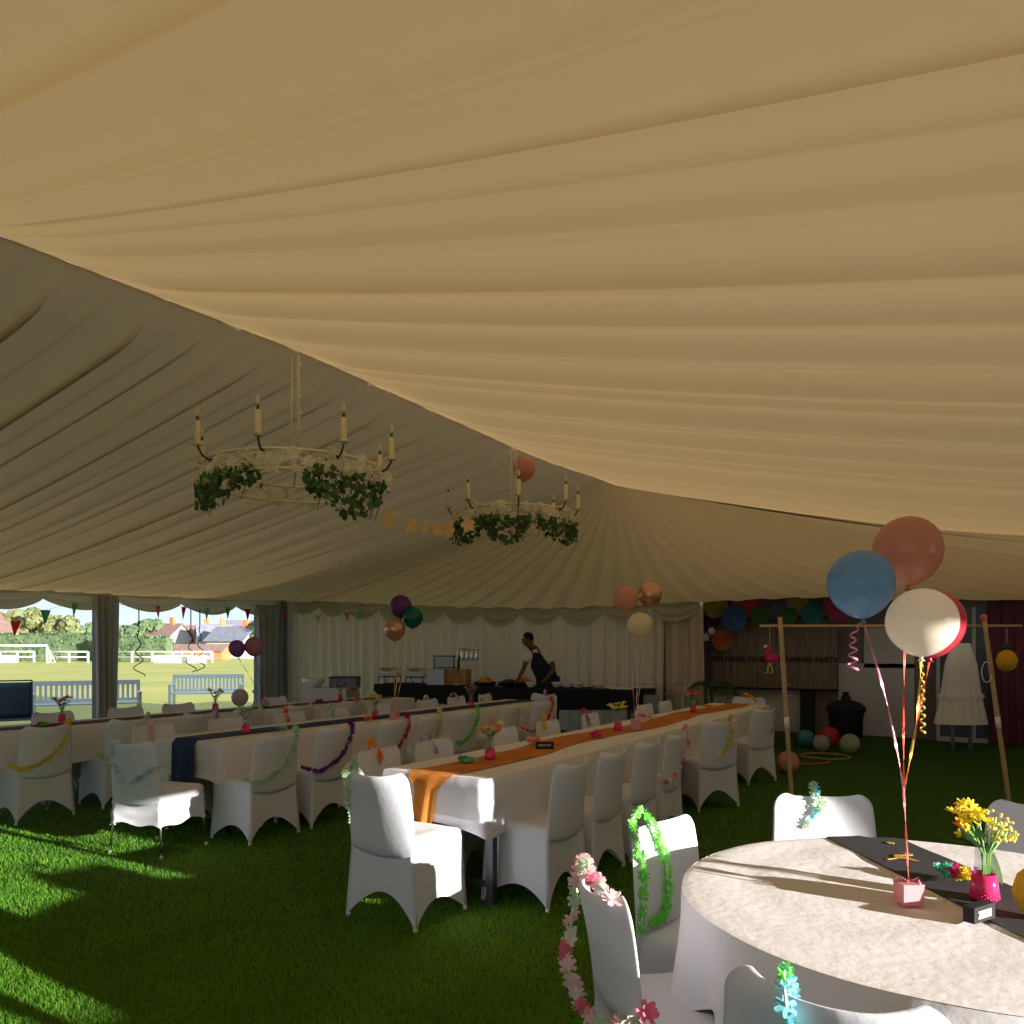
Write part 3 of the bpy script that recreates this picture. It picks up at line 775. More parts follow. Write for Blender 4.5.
# ---------------------------------------------------------------- balloons
def balloon(c, r, col, label, to=None, rib=None, rw=.008, group=None, sag=.0, curl=None, asp=1.16, wob=.0, via=None):
    c = Vector(c)
    ax = Vector((0, 0, 1)) if to is None else (c-Vector(to)).normalized()
    ax = (ax*.35 + Vector((0, 0, .65))).normalized() if to is not None else Vector((random.uniform(-.5,.5), random.uniform(-.5,.5), -.5)).normalized()
    t = thing('balloon', label, 'balloon', tuple(c), 0, group)
    Mx = ax.to_track_quat('Z', 'Y').to_matrix().to_4x4()
    pr = []
    for i in range(25):
        a = PI*i/24; z = math.cos(a); rad = math.sin(a)
        if z < 0: z *= asp; rad *= (1-.16*(math.sin(a-PI/2))**3)
        pr.append((max(0, r*rad), r*z))
    m = MB(); m.lathe(pr, 32, M=Mx); m.build('envelope', BAL[col], t)
    zb = -r*asp
    m = MB(); m.lathe([(.003, zb+.006), (.007, zb), (.004, zb-.004), (.012, zb-.012), (.0, zb-.010)], 10, M=Mx); m.build('knot', BAL[col], t)
    if to is not None and rib:
        st = Mx @ Vector((0, 0, zb-.006)); en = Vector(to)-c
        pts = [st.lerp(en, i/24) + Vector((0, 0, -sag*math.sin(PI*i/24))) + RV*(wob*math.sin(PI*i/24)) for i in range(25)]
        if via is not None:
            k = Vector(via)-c; pts = [st.lerp(k, i/16)+RV*(wob*math.sin(PI*i/16)) for i in range(16)] + [k.lerp(en, i/10) for i in range(11)]
        m = MB()
        vs = []
        for i, p in enumerate(pts):
            tw = i*.55; wd = RV*math.cos(tw) + FV*math.sin(tw); vs += [p-wd*rw/2, p+wd*rw/2]
        m.add(vs, [(2*i, 2*i+1, 2*i+3, 2*i+2) for i in range(len(pts)-1)]); m.tube(pts, .0012, 5)
        m.build('ribbon', rib, t)
        if curl:
            m = MB(); L, rad, turns, off = curl; pp = []
            for i in range(90):
                s = i/89; a = 2*PI*turns*s; rr_ = rad*(.3+.7*s)
                pp.append(st + RV*(rr_*math.cos(a)+off*min(1, s*4)) + FV*(rr_*math.sin(a)) + Vector((0, 0, -L*s)))
            m.ribbon(pp, rw*.8, RV*.2+Vector((0, 0, 1))); m.tube(pp, .0014, 5); m.build('curl', rib, t)
    return t
RIB = {'pink': mat('ribbon_pink', (.85,.3,.42), .25, metal=.4), 'red': mat('ribbon_red', (.8,.12,.08), .3, metal=.3), 'gold': mat('ribbon_gold', (.75,.5,.12), .3, metal=.7), 'white': mat('ribbon_white', (.7,.6,.58), .4), 'dark': mat('ribbon_dark', (.05,.05,.06), .4)}
M['pinkglass'] = mat('pinkbase', (.85,.04,.2), .15, spec=.6, transl=.3, tcol=(.9,.05,.25))
M['pinkbox'] = mat('pinkbox', (.80,.42,.47), .4, transl=.35, tcol=(.9,.4,.45))
def weight(c, s, rz, label):
    t = thing('balloon_weight', label, 'box', (c[0], c[1], .7535), rz)
    m = MB(); m.box((0, 0, s/2), (s, s, s)); m.build('box', M['pinkbox'], t, smooth=False)
    m = MB(); m.box((0, 0, s*.97), (s*1.04, s*1.04, s*.09)); m.build('rim', M['pinkbox'], t, smooth=False)
    m = MB()
    for k in range(6):
        a = k*PI/3; m.ribbon([(0, 0, s), (.5*s*math.cos(a), .5*s*math.sin(a), s*1.25), (.65*s*math.cos(a), .65*s*math.sin(a), s*1.02)], .006, (-math.sin(a), math.cos(a), 0))
    m.build('bow', RIB['pink'], t)
    return Vector((c[0], c[1], .7535+s))
KN = P3(904, 790, 2.26)
b = weight((-.185, 2.49), .058, R(33), 'pink cube balloon weight on the round table')
balloon(P3(861,582,2.35), .096, 'blue', 'large sky blue balloon above the round table', b, RIB['pink'], curl=(.15,.016,5,-.03), wob=.012, via=KN)
balloon(P3(908,549,2.5), .104, 'peach', 'large peach balloon, highest above the round table', b, RIB['red'], wob=-.006, via=KN)
balloon(P3(922,622,2.3), .099, 'white', 'large cream white balloon lit by the sun', b, RIB['gold'], curl=(.22,.008,9,.005), asp=1.04, wob=.01, via=KN)
balloon(P3(931,622,2.56), .104, 'red', 'red balloon mostly hidden behind the cream white balloon', b, RIB['red'], via=KN)
b = weight((-5.2, 6.25), .075, .2, 'pink cube balloon weight on the navy runner')
balloon(P3(401,606,8.45), .118, 'purple', 'dark purple balloon in the cluster above the buffet end', b, RIB['gold'])
balloon(P3(413,617,8.38), .108, 'dkgreen', 'dark green balloon in the middle cluster', b, RIB['gold'], curl=(.35,.02,7,.03))
balloon(P3(395,629,8.3), .112, 'copper', 'metallic copper balloon below the purple balloon', b, RIB['gold'])
b = weight((-2.66, 6.52), .075, .2, 'pink cube balloon weight on the orange runner')
balloon(P3(626,598,7.2), .112, 'salmon', 'matt salmon pink balloon above the orange table', b, RIB['pink'])
balloon(P3(650,594,7.35), .112, 'copper', 'shiny copper balloon beside the salmon balloon', b, RIB['white'])
balloon(P3(640,625,7.1), .116, 'cream', 'pale cream balloon lowest in the back cluster', b, RIB['white'], asp=1.05)
b = weight((-7.56, 6.62), .07, .2, 'pink cube balloon weight on the window side table')
balloon(P3(237,648,9.4), .098, 'violet', 'violet balloon seen against the clear window', b, RIB['dark'])
balloon(P3(254,646,9.5), .112, 'pink', 'dusky pink balloon beside the violet balloon', b, RIB['dark'])
balloon(P3(240,697,10.4), .11, 'palepink', 'pale pink balloon floating low behind the window side table', (-8.6,7.0,.01), RIB['dark'])
balloon((-4.34, 7.42, 3.46), .125, 'salmon', 'red balloon caught under the ridge of the lining', (-4.32,7.42,3.1), RIB['white'])
for px, py, d, r, col, lab in [(788,763,9.2,.13,'salmon','salmon balloon lying on the turf by the left pole'), (850,744,10.9,.138,'paleg','pale green balloon lying in front of the black covered barbecue'),
    (829,738,11.7,.15,'red','red balloon on the floor behind the grey one'), (822,744,11.1,.12,'greyb','grey balloon on the floor left of the pale green balloon'),
    (806,739,11.6,.13,'teal','teal balloon on the floor behind the left pole')]:
    p = P3(px, py, d); balloon((p.x, p.y, r+.005), r, col, lab, None, asp=1.1)

# ---------------------------------------------------------------- vases and table pieces
def vase(x, y, cols, label, s=1, kind=0, seed=1):
    random.seed(seed)
    t = thing('flower_vase', label, 'vase', (x, y, .7535), 0)
    m = MB(); m.lathe([(.0,.0),(.033,.0),(.036,.01),(.031,.075),(.027,.11),(.024,.15),(.0262,.151),(.029,.11),(.033,.075),(.038,.01),(.035,-.000)] if False else [(.030,.068),(.027,.11),(.025,.15),(.027,.152)], 20); m.build('glass', M['glass'], t)
    m = MB(); m.lathe([(0,.0),(.033,.0),(.037,.006),(.036,.03),(.032,.07),(.030,.07),(.033,.03),(.033,.01),(0,.008)], 20); m.build('tinted_base', M['pinkglass'], t)
    m = MB(); tips = []
    n = 9 if s == 1 else 6
    for k in range(n):
        a = k*2.4; sp = .035+.03*random.random(); h = random.uniform(.20, .27)*s if s > 1 else random.uniform(.19, .24)
        tip = (sp*math.cos(a)*1.3, sp*math.sin(a)*1.3, h); tips.append(tip)
        m.tube([(.012*math.cos(a+2), .012*math.sin(a+2), .02), (.008*math.cos(a), .008*math.sin(a), .12), tip], .0025, 5)
    m.build('stems', M['stem'], t)
    m = MB()
    for k in range(7):
        a = k*1.1+seed; L = random.uniform(.07, .11); z = random.uniform(.14, .19)
        d = Vector((math.cos(a), math.sin(a), .35)).normalized(); sd = Vector((-math.sin(a), math.cos(a), 0)); p = Vector((0, 0, z))
        m.add([p, p+d*L*.45+sd*.018, p+d*L, p+d*L*.45-sd*.018], [(0, 1, 2, 3)])
    m.build('leaves', M['green'] if kind == 0 else M['ivy'], t)
    for k, tip in enumerate(tips):
        o = link('flower', blossom_mesh(cols[k % len(cols)], k % 3), t, tip); sc = random.uniform(.024, .036); o.scale = (sc, sc, sc)
        o.rotation_euler = (random.uniform(-.6,.6), random.uniform(-.6,.6), k)
    return t
vase(-7.78, 4.28, ['lilac','palegreen','crimson'], 'glass vase of dark dried stems at the left window table', seed=1, kind=1)
vase(-7.75, 6.05, ['paleyellow','white','palegreen'], 'glass vase of cream flowers on the window side table', seed=2, kind=1)
vase(-7.72, 8.1, ['purple','lilac'], 'empty looking slim glass vase at the far end of the window table', seed=3, kind=1)
vase(-5.40, 4.52, ['palegreen','mint'], 'glass vase with muted green sprigs on the navy runner', seed=4)
vase(-5.42, 6.20, ['yellow','yellow','paleyellow'], 'glass vase of bright yellow flowers on the navy runner', seed=5)
vase(-5.44, 8.0, ['crimson','lilac'], 'glass vase of dark red flowers on the navy runner', seed=6, kind=1)
vase(-2.76, 4.28, ['orange','scarlet','paleyellow'], 'glass vase of orange flowers on the orange runner', seed=7)
vase(-2.76, 6.36, ['yellow','paleyellow','yellow'], 'glass vase of yellow lilies on the orange runner', seed=8)
vase(-2.82, 8.62, ['scarlet','pink'], 'glass vase of red flowers at the far end of the orange runner', seed=9)
# bigger vase on the round table
random.seed(11)
t = thing('flower_vase', 'glass vase of yellow freesias and tiny buds on the round table', 'vase', (.0, 2.64, .7535), 0)
m = MB(); m.lathe([(.028,.072),(.025,.11),(.024,.148),(.026,.15)], 24); m.build('glass', M['glass'], t)
m = MB(); m.lathe([(0,0),(.034,0),(.038,.008),(.036,.04),(.031,.075),(.029,.075),(.034,.04),(.034,.012),(0,.01)], 24)
for i in range(10):
    for k in range(16):
        a = 2*PI*(k+.5*(i % 2))/16; z = .008+i*.006; m.ball(((.0375-.0009*i)*math.cos(a), (.0375-.0009*i)*math.sin(a), z), .0032, 6)
m.build('tinted_base', M['pinkglass'], t)
m = MB(); yel = []; bud = []
for k in range(14):
    off = random.uniform(-.05, .06)
    if k < 7: tip = RV*random.uniform(-.075, -.01) + FV*random.uniform(-.03, .03) + Vector((0, 0, random.uniform(.19, .27))); yel.append(tip)
    else: tip = RV*random.uniform(.0, .075) + FV*random.uniform(-.03, .03) + Vector((0, 0, random.uniform(.18, .265))); bud.append(tip)
    b0 = RV*random.uniform(-.012, .012) + Vector((0, 0, .02)); m.tube([b0, RV*(.006+tip.dot(RV)*.15) + Vector((0, 0, .13)), tip], .0028, 6)
m.build('stems', M['stem'], t)
for i, p in enumerate(yel):
    for j in range(2):
        o = link('freesia', blossom_mesh('yellow' if (i+2*j) % 7 else 'orange', i % 3), t, p + Vector((random.uniform(-.015,.015), random.uniform(-.015,.015), -.02*j))); o.scale = (.024,)*3; o.rotation_euler = (random.uniform(-1,1), random.uniform(-1,1), i)
M['budm'] = pet('bud', (.8,.72,.2)); m = MB()
for p in bud:
    for j in range(12): m.ball(p + Vector((random.uniform(-.022,.022), random.uniform(-.022,.022), random.uniform(-.03,.02))), .0045, 6)
tag(m.build('bud_spray', M['budm'], t), 'tiny pale yellow buds')
m = MB()
def leaf(m, base, tip, w_, nrm):
    base, tip = Vector(base), Vector(tip); d = tip-base; sd = d.cross(Vector(nrm)).normalized(); vs = []
    for i in range(7):
        s = i/6; p = base + d*s + Vector(nrm)*(-.12*d.length*math.sin(PI*s)); ww = w_*math.sin(PI*min(1, .08+s*.92))**.8
        vs += [p-sd*ww, p, p+sd*ww]
    m.add(vs, [(3*i+j, 3*i+j+1, 3*i+j+4, 3*i+j+3) for i in range(6) for j in (0, 1)])
leaf(m, (0, 0, .16), RV*.055+Vector((0, 0, .04)), .022, -FV); leaf(m, (0, 0, .17), RV*-.16+Vector((0, 0, .2)), .012, (0,0,1)); leaf(m, (0, 0, .15), RV*-.09-FV*.03+Vector((0, 0, .22)), .022, (0,0,1)); leaf(m, (0,0,.18), FV*-.05+RV*-.05+Vector((0,0,.22)), .016, (0,0,1))
m.build('leaves', M['green'], t)

def pile(x, y, cols, label, r=.05, h=.02, z=.755, n=34, near=False):
    m = MB() if not near else None
    t = thing('garland_pile', label, 'flower garland', (x, y, z)) if near else None
    for k in range(n):
        a = random.uniform(0, 2*PI); rr_ = r*math.sqrt(random.random()); p = (rr_*math.cos(a), rr_*math.sin(a)*.7, random.uniform(.008, h+.012)); c = int((p[0]/r+1)*.5*len(cols)*.999)
        nr_ = (random.uniform(-.7,.7), random.uniform(-.7,.7), 1)
        if near:
            o = link('blossom', blossom_mesh(cols[c], k % 3), t, (p[0], p[1], p[2]+.004)); o.scale = (.017,)*3; o.rotation_euler = Vector(nr_).to_track_quat('Z', 'Y').to_euler()
        else: blossom_mb(m, p, .02, nr_, c)
    if near: return t
    return tag(m.build('garland_pile', [PET[c] for c in cols], None, False, (x, y, z), recalc=False), label, 'flower garland')
pile(-7.45, 3.93, ['crimson','green'], 'coiled red garland on the left window table')
pile(-7.58, 7.55, ['magenta','crimson'], 'coiled magenta garland at the far window table')
pile(-7.45, 6.55, ['teal','palegreen'], 'coiled green garland on the window side table')
pile(-5.24, 4.78, ['teal','palegreen'], 'coiled sea green garland on the navy runner')
pile(-5.28, 5.93, ['orange'], 'coiled orange garland by the yellow flowers on the navy runner')
pile(-2.80, 4.08, ['teal','mint'], 'coiled mint green garland on the orange runner', r=.055)
pile(-2.86, 5.06, ['peach','peach','orange'], 'coiled peach garland behind the black sign', r=.065, h=.04)
pile(-2.70, 5.78, ['magenta','pink'], 'coiled magenta garland on the orange runner', r=.06, h=.04)
pile(-2.98, 7.6, ['pink','palepink'], 'coiled soft pink garland towards the far end of the orange table', r=.1)
pile(-2.85, 9.3, ['orange','yellow'], 'coiled amber garland at the far end of the orange table', r=.09)
pile(-.065, 2.80, ['teal','magenta','yellow','lilac'], 'multicoloured garland curled up beside the glass vase', r=.062, h=.02, near=True, n=46)

def text(body, size, material, parent, loc, rot, name='lettering', ext=.0006, align='CENTER', res=2, bev=0):
    cu = bpy.data.curves.new(name, 'FONT'); cu.body = body; cu.size = size; cu.extrude = ext; cu.bevel_depth = bev; cu.align_x = align; cu.align_y = 'CENTER'; cu.resolution_u = res
    cu.materials.append(material); o = bpy.data.objects.new(name, cu); C.objects.link(o)
    if parent is not None: o.parent = parent
    o.location = loc; o.rotation_euler = rot
    bpy.context.view_layer.update(); me = bpy.data.meshes.new_from_object(o.evaluated_get(bpy.context.evaluated_depsgraph_get())); me.name = name
    n = bpy.data.objects.new(name, me); C.objects.link(n); n.parent = parent; n.location = loc; n.rotation_euler = rot
    bpy.data.objects.remove(o); n.name = name
    return n
def reserve(x, y, rz, label, wd=.10, h=.045):
    t = thing('reserved_sign', label, 'sign', (x, y, .7535), rz)
    m = MB(); m.box((0, 0, h/2), (wd, .022, h)); m.build('block', M['black'], t, smooth=False)
    text('RESERVED', h*.42, M['white'], t, (0, -.0118, h*.52), (PI/2, 0, 0))
reserve(-2.71, 4.93, R(32), 'small black sign with white lettering on the orange runner', .13, .05)
t = thing('reserved_sign', 'black sign with white lettering tilted back on the round table', 'sign', (-.012, 2.43, .7535), R(62))
m = MB(); m.prism([(-.05,0),(.05,0),(.05,.042),(-.05,.042)], .03, M=Matrix.Translation((0,0,.001))); m.build('block', M['black'], t, smooth=False)
m = MB(); m.box((0, -.0155, .021), (.062, .001, .020)); m.build('name_plate', M['white'], t, smooth=False)
text('RESERVED', .015, M['black'], t, (0, -.0165, .021), (PI/2, 0, 0), ext=.0002)
# gold cut-out scatter
M['goldcard'] = mat('goldcard', (.6,.36,.1), .4, metal=.3)
def cutout(shape, s, material, name, loc, rot, label, th=.0015, cat='decoration'):
    m = MB(); m.prism([(x*s, z*s) for x, z in shape], th); o = m.build(name, material, None, False, loc); o.rotation_euler = rot
    return tag(o, label, cat)
def flower_shape(n=5, r0=.28, r1=.5):
    return [((r0+(r1-r0)*abs(math.sin(n*a/2))**.6)*math.cos(a), (r0+(r1-r0)*abs(math.sin(n*a/2))**.6)*math.sin(a)) for a in [2*PI*k/60 for k in range(60)]]
FLAM = [(-.05,-.5),(.02,-.5),(.03,-.2),(.12,-.12),(.32,-.02),(.42,.08),(.2,.1),(.05,.12),(-.06,.06),(-.1,.16),(-.02,.3),(-.02,.42),(-.1,.5),(-.22,.46),(-.34,.34),(-.2,.38),(-.12,.38),(-.2,.2),(-.24,.02),(-.14,-.12),(-.02,-.18)]
cutout(FLAM, .14, M['goldcard'], 'flamingo_cutout', (-.245, 3.02, .7535), (-PI/2, 0, R(-35)), 'gold flamingo shaped card lying on the black runner')
cutout(flower_shape(), .03, M['goldcard'], 'confetti_piece', (-.30, 3.22, .7535), (-PI/2, 0, 0), 'tiny gold card flower near the back edge of the black runner')
# honeycomb pineapple
M['honey'] = mat('honey', (.85,.55,.06), .7, transl=.3, tcol=(.9,.6,.08))
def pineapple(loc, r, label, hang=None, z0=0):
    t = thing('paper_pineapple', label, 'paper decoration', loc, 0)
    m = MB(); N = 36
    for k in range(N):
        a = 2*PI*k/N; c, s = math.cos(a), math.sin(a)
        vs = [(0, 0, 0)]; pr = [(r*math.sin(PI*i/10)*(1 if i % 2 else .95), r*1.1-r*1.15*math.cos(PI*i/10)) for i in range(11)]
        vs = [(p*c, p*s, z) for p, z in pr]; m.add(vs+[(0, 0, z) for p, z in pr], [(i, i+1, i+12, i+11) for i in range(10)])
    m.lathe([(r*.93*math.sin(PI*i/10), r*1.1-r*1.12*math.cos(PI*i/10)) for i in range(11)], 24); m.build('honeycomb_body', M['honey'], t)
    m = MB()
    for k in range(12):
        a = k*2.4; d = Vector((math.cos(a)*(.3+.05*k), math.sin(a)*(.3+.05*k), 1)).normalized(); p = Vector((0, 0, r*2.05)); leaf(m, p, p+d*r*1.0, r*.16, (math.cos(a), math.sin(a), 0))
    m.build('crown', M['green'], t)
    if hang:
        m = MB(); m.tube([(0, 0, r*2.4), (0, 0, hang)], .002, 5); m.build('string', M['white'], t)
    return t
pineapple((.125, 2.53, .7535), .062, 'yellow honeycomb pineapple at the right edge of the round table')

# ---------------------------------------------------------------- chandeliers
PET['cream'] = pet('cream', (.88,.84,.74))
def chandelier(x, y, z, Rr, ph0, zt, label, ivy, seed):
    random.seed(seed)
    t = thing('wheel_chandelier', label, 'chandelier', (x, y, z), YAW)       # local X sideways, local Y away
    def ring(r, zz, th, nm, mt):
        m = MB(); m.grid(lambda u, v: ((r+th*math.cos(2*PI*v))*math.cos(2*PI*u), (r+th*math.cos(2*PI*v))*math.sin(2*PI*u), zz+th*math.sin(2*PI*v)), 72, 6, closeu=True); m.build(nm, mt, t)
    ring(Rr, .0, .011, 'upper_ring', M['whitewire']); ring(Rr*.97, -.13, .010, 'lower_ring', M['whitewire']); ring(Rr*.55, -.06, .008, 'inner_ring', M['whitewire'])
    m = MB()
    for k in range(8):
        a = R(ph0+22+45*k); m.tube([(Rr*math.cos(a), Rr*math.sin(a), 0), (Rr*.55*math.cos(a), Rr*.55*math.sin(a), -.06), (0, 0, .02)], .006, 6)
    for k in range(16):
        a = R(ph0+22.5*k); b_ = R(ph0+22.5*(k+1)); m.tube([(Rr*math.cos(a), Rr*math.sin(a), 0), (Rr*.97*math.cos(b_), Rr*.97*math.sin(b_), -.13)], .005, 5)
    m.build('spokes', M['whitewire'], t)
    m = MB(); top = zt-z
    for k in range(3):
        a = R(90+120*k); m.tube([(Rr*.5*math.cos(a)*.12, Rr*.5*math.sin(a)*.12, 0.0), (.03*math.cos(a), .03*math.sin(a), top)], .006, 5)
    for k in range(7): m.ball((.03, 0, top*(k+.5)/7), .014, 6)
    m.build('chain', M['whitewire'], t)
    for k in range(8):
        a = R(ph0+45*k); c, s = math.cos(a), math.sin(a); rc_ = Rr*1.13
        m = MB(); m.tube([(Rr*.96*c, Rr*.96*s, 0), (Rr*1.0*c, Rr*1.0*s, -.03), (Rr*1.08*c, Rr*1.08*s, .0), (rc_*c, rc_*s, .055)], .008, 6); m.build('arm', M['darkmetal'], t)
        m = MB(); m.lathe([(0,0),(.03,0),(.042,.012),(.038,.014),(.021,.006),(.019,.17),(.0,.172)], 14, c=(rc_*c, rc_*s, .06)); cd = m.build('candle', M['cream'], t)
        m = MB(); m.lathe([(0,.170),(.010,.170),(.010,.20),(0,.2)], 10, c=(rc_*c, rc_*s, .06)); m.build('socket', M['darkmetal'], cd)
        m = MB(); m.lathe([(.008,.198),(.016,.225),(.013,.245),(.004,.27),(0,.275)], 12, c=(rc_*c, rc_*s, .06)); m.build('bulb', M['bulb'], cd)
    # white blossom band
    for k in range(98):
        a = 2*PI*k/98+random.uniform(-.05,.05); rr_ = Rr*random.uniform(.97,1.06); o = link('blossom', blossom_mesh('cream', k % 3), t, (rr_*math.cos(a), rr_*math.sin(a), random.uniform(-.15,-.0))); s_ = random.uniform(.03,.058); o.scale = (s_,)*3
        o.rotation_euler = Vector((math.cos(a)+random.uniform(-.5,.5), math.sin(a)+random.uniform(-.5,.5), random.uniform(-.6,.6))).to_track_quat('Z', 'Y').to_euler()
    for a0, a1, lo, n in ivy:
        m = MB()
        for k in range(n):
            s_ = random.random(); a = R(a0+(a1-a0)*s_); env = math.sin(PI*(.12+.76*s_)); rr_ = Rr*random.uniform(.9, 1.1)
            zz = -.11 - lo*env*random.random()**1.1
            p = Vector((rr_*math.cos(a), rr_*math.sin(a), zz)); nn = Vector((math.cos(a)+random.uniform(-.8,.8), math.sin(a)+random.uniform(-.8,.8), random.uniform(-.6,.6))).normalized()
            T = nn.to_track_quat('Z', 'Y').to_matrix().to_4x4(); T.translation = p; T = T @ Matrix.Rotation(random.uniform(0, 6), 4, 'Z'); L = random.uniform(.016, .034)
            m.add([(0,-L*.9,0),(L*.8,-L*.5,.004),(L*.75,L*.2,0),(0,L,-.004),(-L*.75,L*.2,0),(-L*.8,-L*.5,.004)], [(0,1,2,3,4,5)], 0, T)
        for k in range(6):
            a = R(random.uniform(a0, a1)); p = Vector((Rr*math.cos(a), Rr*math.sin(a), -.05)); m.tube([p, p+Vector((.02,.01,-lo*.6)), p+Vector((-.02,.0,-lo*1.1))], .003, 4)
        m.build('ivy_trail', M['ivy'], t, False, recalc=False)
    return t
chandelier(-4.4, 4.15, 2.81, .64, 266, 3.66, 'white wheel chandelier with ivy and candle bulbs, nearer the camera', [(176,262,.26,260), (290,358,.32,270)], 21)
chandelier(-4.4, 7.3, 2.94, .63, 229, 3.64, 'white wheel chandelier with ivy, further down the ridge', [(175,245,.26,260), (240,285,.30,200), (290,372,.26,360)], 22)

# paper shapes strung between them
pts = [atX(x, y, -4.3) for x, y in [(358,492),(362,499),(388,510),(410,518),(424,521),(439,522),(448,522),(468,516),(476,508)]]
m = MB(); m.tube(smooth_path(pts, .08), .003, 5); tag(m.build('garland_string', M['cream']), 'fine string of cut paper shapes between the chandeliers', 'string')
LEAF = [(math.sin(a)*.34*(1-.3*(k % 6 == 0 and .2 < a < 6)), .5*math.cos(a)+(.0 if k else -.12)) for k, a in [(k, 2*PI*k/36) for k in range(36)]]
OVAL = [(math.sin(2*PI*k/24)*.32, .5*math.cos(2*PI*k/24)) for k in range(24)]
for i, (px, py, shp, s, lab) in enumerate([(362,506,OVAL,.125,'pale wooden oval pineapple shape hanging under the nearer chandelier'), (388,518,LEAF,.165,'pale wooden cheese plant leaf shape hanging second'),
    (410,526,flower_shape(),.15,'pale wooden hibiscus shape left of the wooden flamingo'), (424,529,[(-x, z) for x, z in FLAM],.16,'pale wooden flamingo silhouette on the string'),
    (438,529,flower_shape(4),.13,'pale wooden four petal flower shape right of the flamingo'), (449,530,LEAF,.16,'pale wooden leaf shape overlapping the four petal flower'), (468,525,flower_shape(5),.15,'pale wooden hibiscus shape closest to the further chandelier')]):
    p = atX(px, py, -4.3); cutout(shp, s, M['ply'], 'wooden_cutout', tuple(p), (0, 0, YAW+random.uniform(-.4,.4)), lab, .006)
# ---------------------------------------------------------------- bunting
def bunting(pts, y_off, items, cord_label, X=None, Y=None):
    m = MB(); m.tube(pts, .003, 5); tag(m.build('bunting_line', M['white']), cord_label, 'string')
    for (p, ang_, c, lab, s) in items:
        m = MB(); w_, h = .19*s, .27*s
        m.prism([(-w_/2,0),(w_/2,0),(random.uniform(-.02,.02),-h)], .002); o = m.build('bunting_flag', PET[c], None, False, tuple(p)); o.rotation_euler = (random.uniform(-.1,.1), 0, ang_+random.uniform(-.25,.25)); tag(o, lab, 'bunting flag', None)
fl_ = [(16,616,'scarlet','red bunting flag twisted at the left edge of the window'), (46,610,'teal','dark green bunting flag in front of the trees'), (75,603,'green','light green bunting flag beside the curtained post'),
       (158,606,'pink','pale pink bunting flag against the sky'), (184,607,'magenta','magenta bunting flag left of the chimneys'), (207,608,'palegreen','pale green bunting flag over the houses'), (228,607,'green','lime green bunting flag over the houses'), (248,609,'crimson','raspberry bunting flag beside the corner curtain')]
P_ = [atX(px, py, -13.25) for px, py, c, l in fl_]
P_[0].z -= .08
bunting([atX(-10,608,-13.25)]+[p+Vector((0,0,.003)) for p in P_]+[atX(262,610,-13.25)], 0, [(p, R(90)+YAW*.5, c, l, .95) for p, (a, b_, c, l) in zip(P_, fl_)], 'white cord of bunting under the window valance')
fl_ = [(271,613,'sky','blue bunting flag on the corner curtain'), (285,612,'scarlet','red bunting flag over the white corner post'), (318,615,'palegreen','grey green bunting flag on the curtain wall'), (347,612,'orange','orange red bunting flag on the curtain wall'), (360,611,'teal','teal bunting flag on the curtain wall')]
P_ = [atY(px, py, 12.05) for px, py, c, l in fl_]
bunting([p+Vector((0,0,.003)) for p in P_]+[atY(384,607,12.05)], 0, [(p, 0.15, c, l, .8) for p, (a, b_, c, l) in zip(P_, fl_)], 'white cord of bunting along the curtain wall')
# black spiral hangers
for i, (px, lab) in enumerate([(139, 'black spiral hanger in front of the left part of the window'), (191, 'black spiral hanger in the middle of the window'), (200, 'black spiral hanger right of the middle one')]):
    p = atX(px, 609, -12.9); t = thing('spiral_hanger', lab, 'party decoration', tuple(p), 0)
    m = MB(); m.box((0,0,-.15), (.03,.004,.3)); m.build('tab', M['black'], t, smooth=False)
    pp = [Vector((.10*math.cos(a*1.0)*s, .10*math.sin(a*1.0)*s, -.3-.9*s)) for s, a in [(k/70, k/70*2*PI*3.2+i) for k in range(71)]]
    m = MB(); m.tube(pp, .009, 5); m.build('spiral', M['black'], t)

# ---------------------------------------------------------------- buffet
BR = math.atan2(.40, 4.85); BC = Vector((-7.1, 11.55, 0))
t = thing('buffet_table', 'long serving table under the black cloth by the curtain wall', 'table', tuple(BC), BR)
BT = .815
m = MB(); m.box((0, 0, BT-.03), (5.0, .74, .03)); m.build('tabletop', M['ply'], t, smooth=False)
for x in (-2.0, -.4, .4, 2.3):
    for y in (-.3, .3): m = MB(); m.box((x, y, (BT-.045)/2), (.04, .04, BT-.045)); m.build('leg', M['darkmetal'], t, smooth=False)
m = MB()
def bc(u, v):
    # rounded-rectangle skirt
    L = [(-2.52,-.38),(2.52,-.38),(2.52,.38),(-2.52,.38)]; ln = [5.04,.76,5.04,.76]; s = u*sum(ln)*.99999; k = 0
    while s > ln[k]: s -= ln[k]; k += 1
    a, b_ = L[k], L[(k+1) % 4]; f = s/ln[k]; x, y = a[0]+(b_[0]-a[0])*f, a[1]+(b_[1]-a[1])*f
    o = .02+.02*math.sin(x*13+y*9)*v; nx, ny = [(0,-1),(1,0),(0,1),(-1,0)][k]
    dr = .33 + .03*math.sin(x*1.3+1); 
    if k == 3 or (k == 0 and f < .05): dr = .12 + (f*20*.22 if k == 0 else 0)
    return (x+nx*o, y+ny*o, BT+.004-dr*v)
m.grid(bc, 300, 8); m.grid(lambda u, v: (-2.53+5.06*u, -.39+.78*v, BT+.004), 20, 4)
tag(m.build('tablecloth', M['blackcloth'], None, loc=tuple(BC), rz=BR), 'black cloth hanging over the front of the buffet', 'tablecloth')
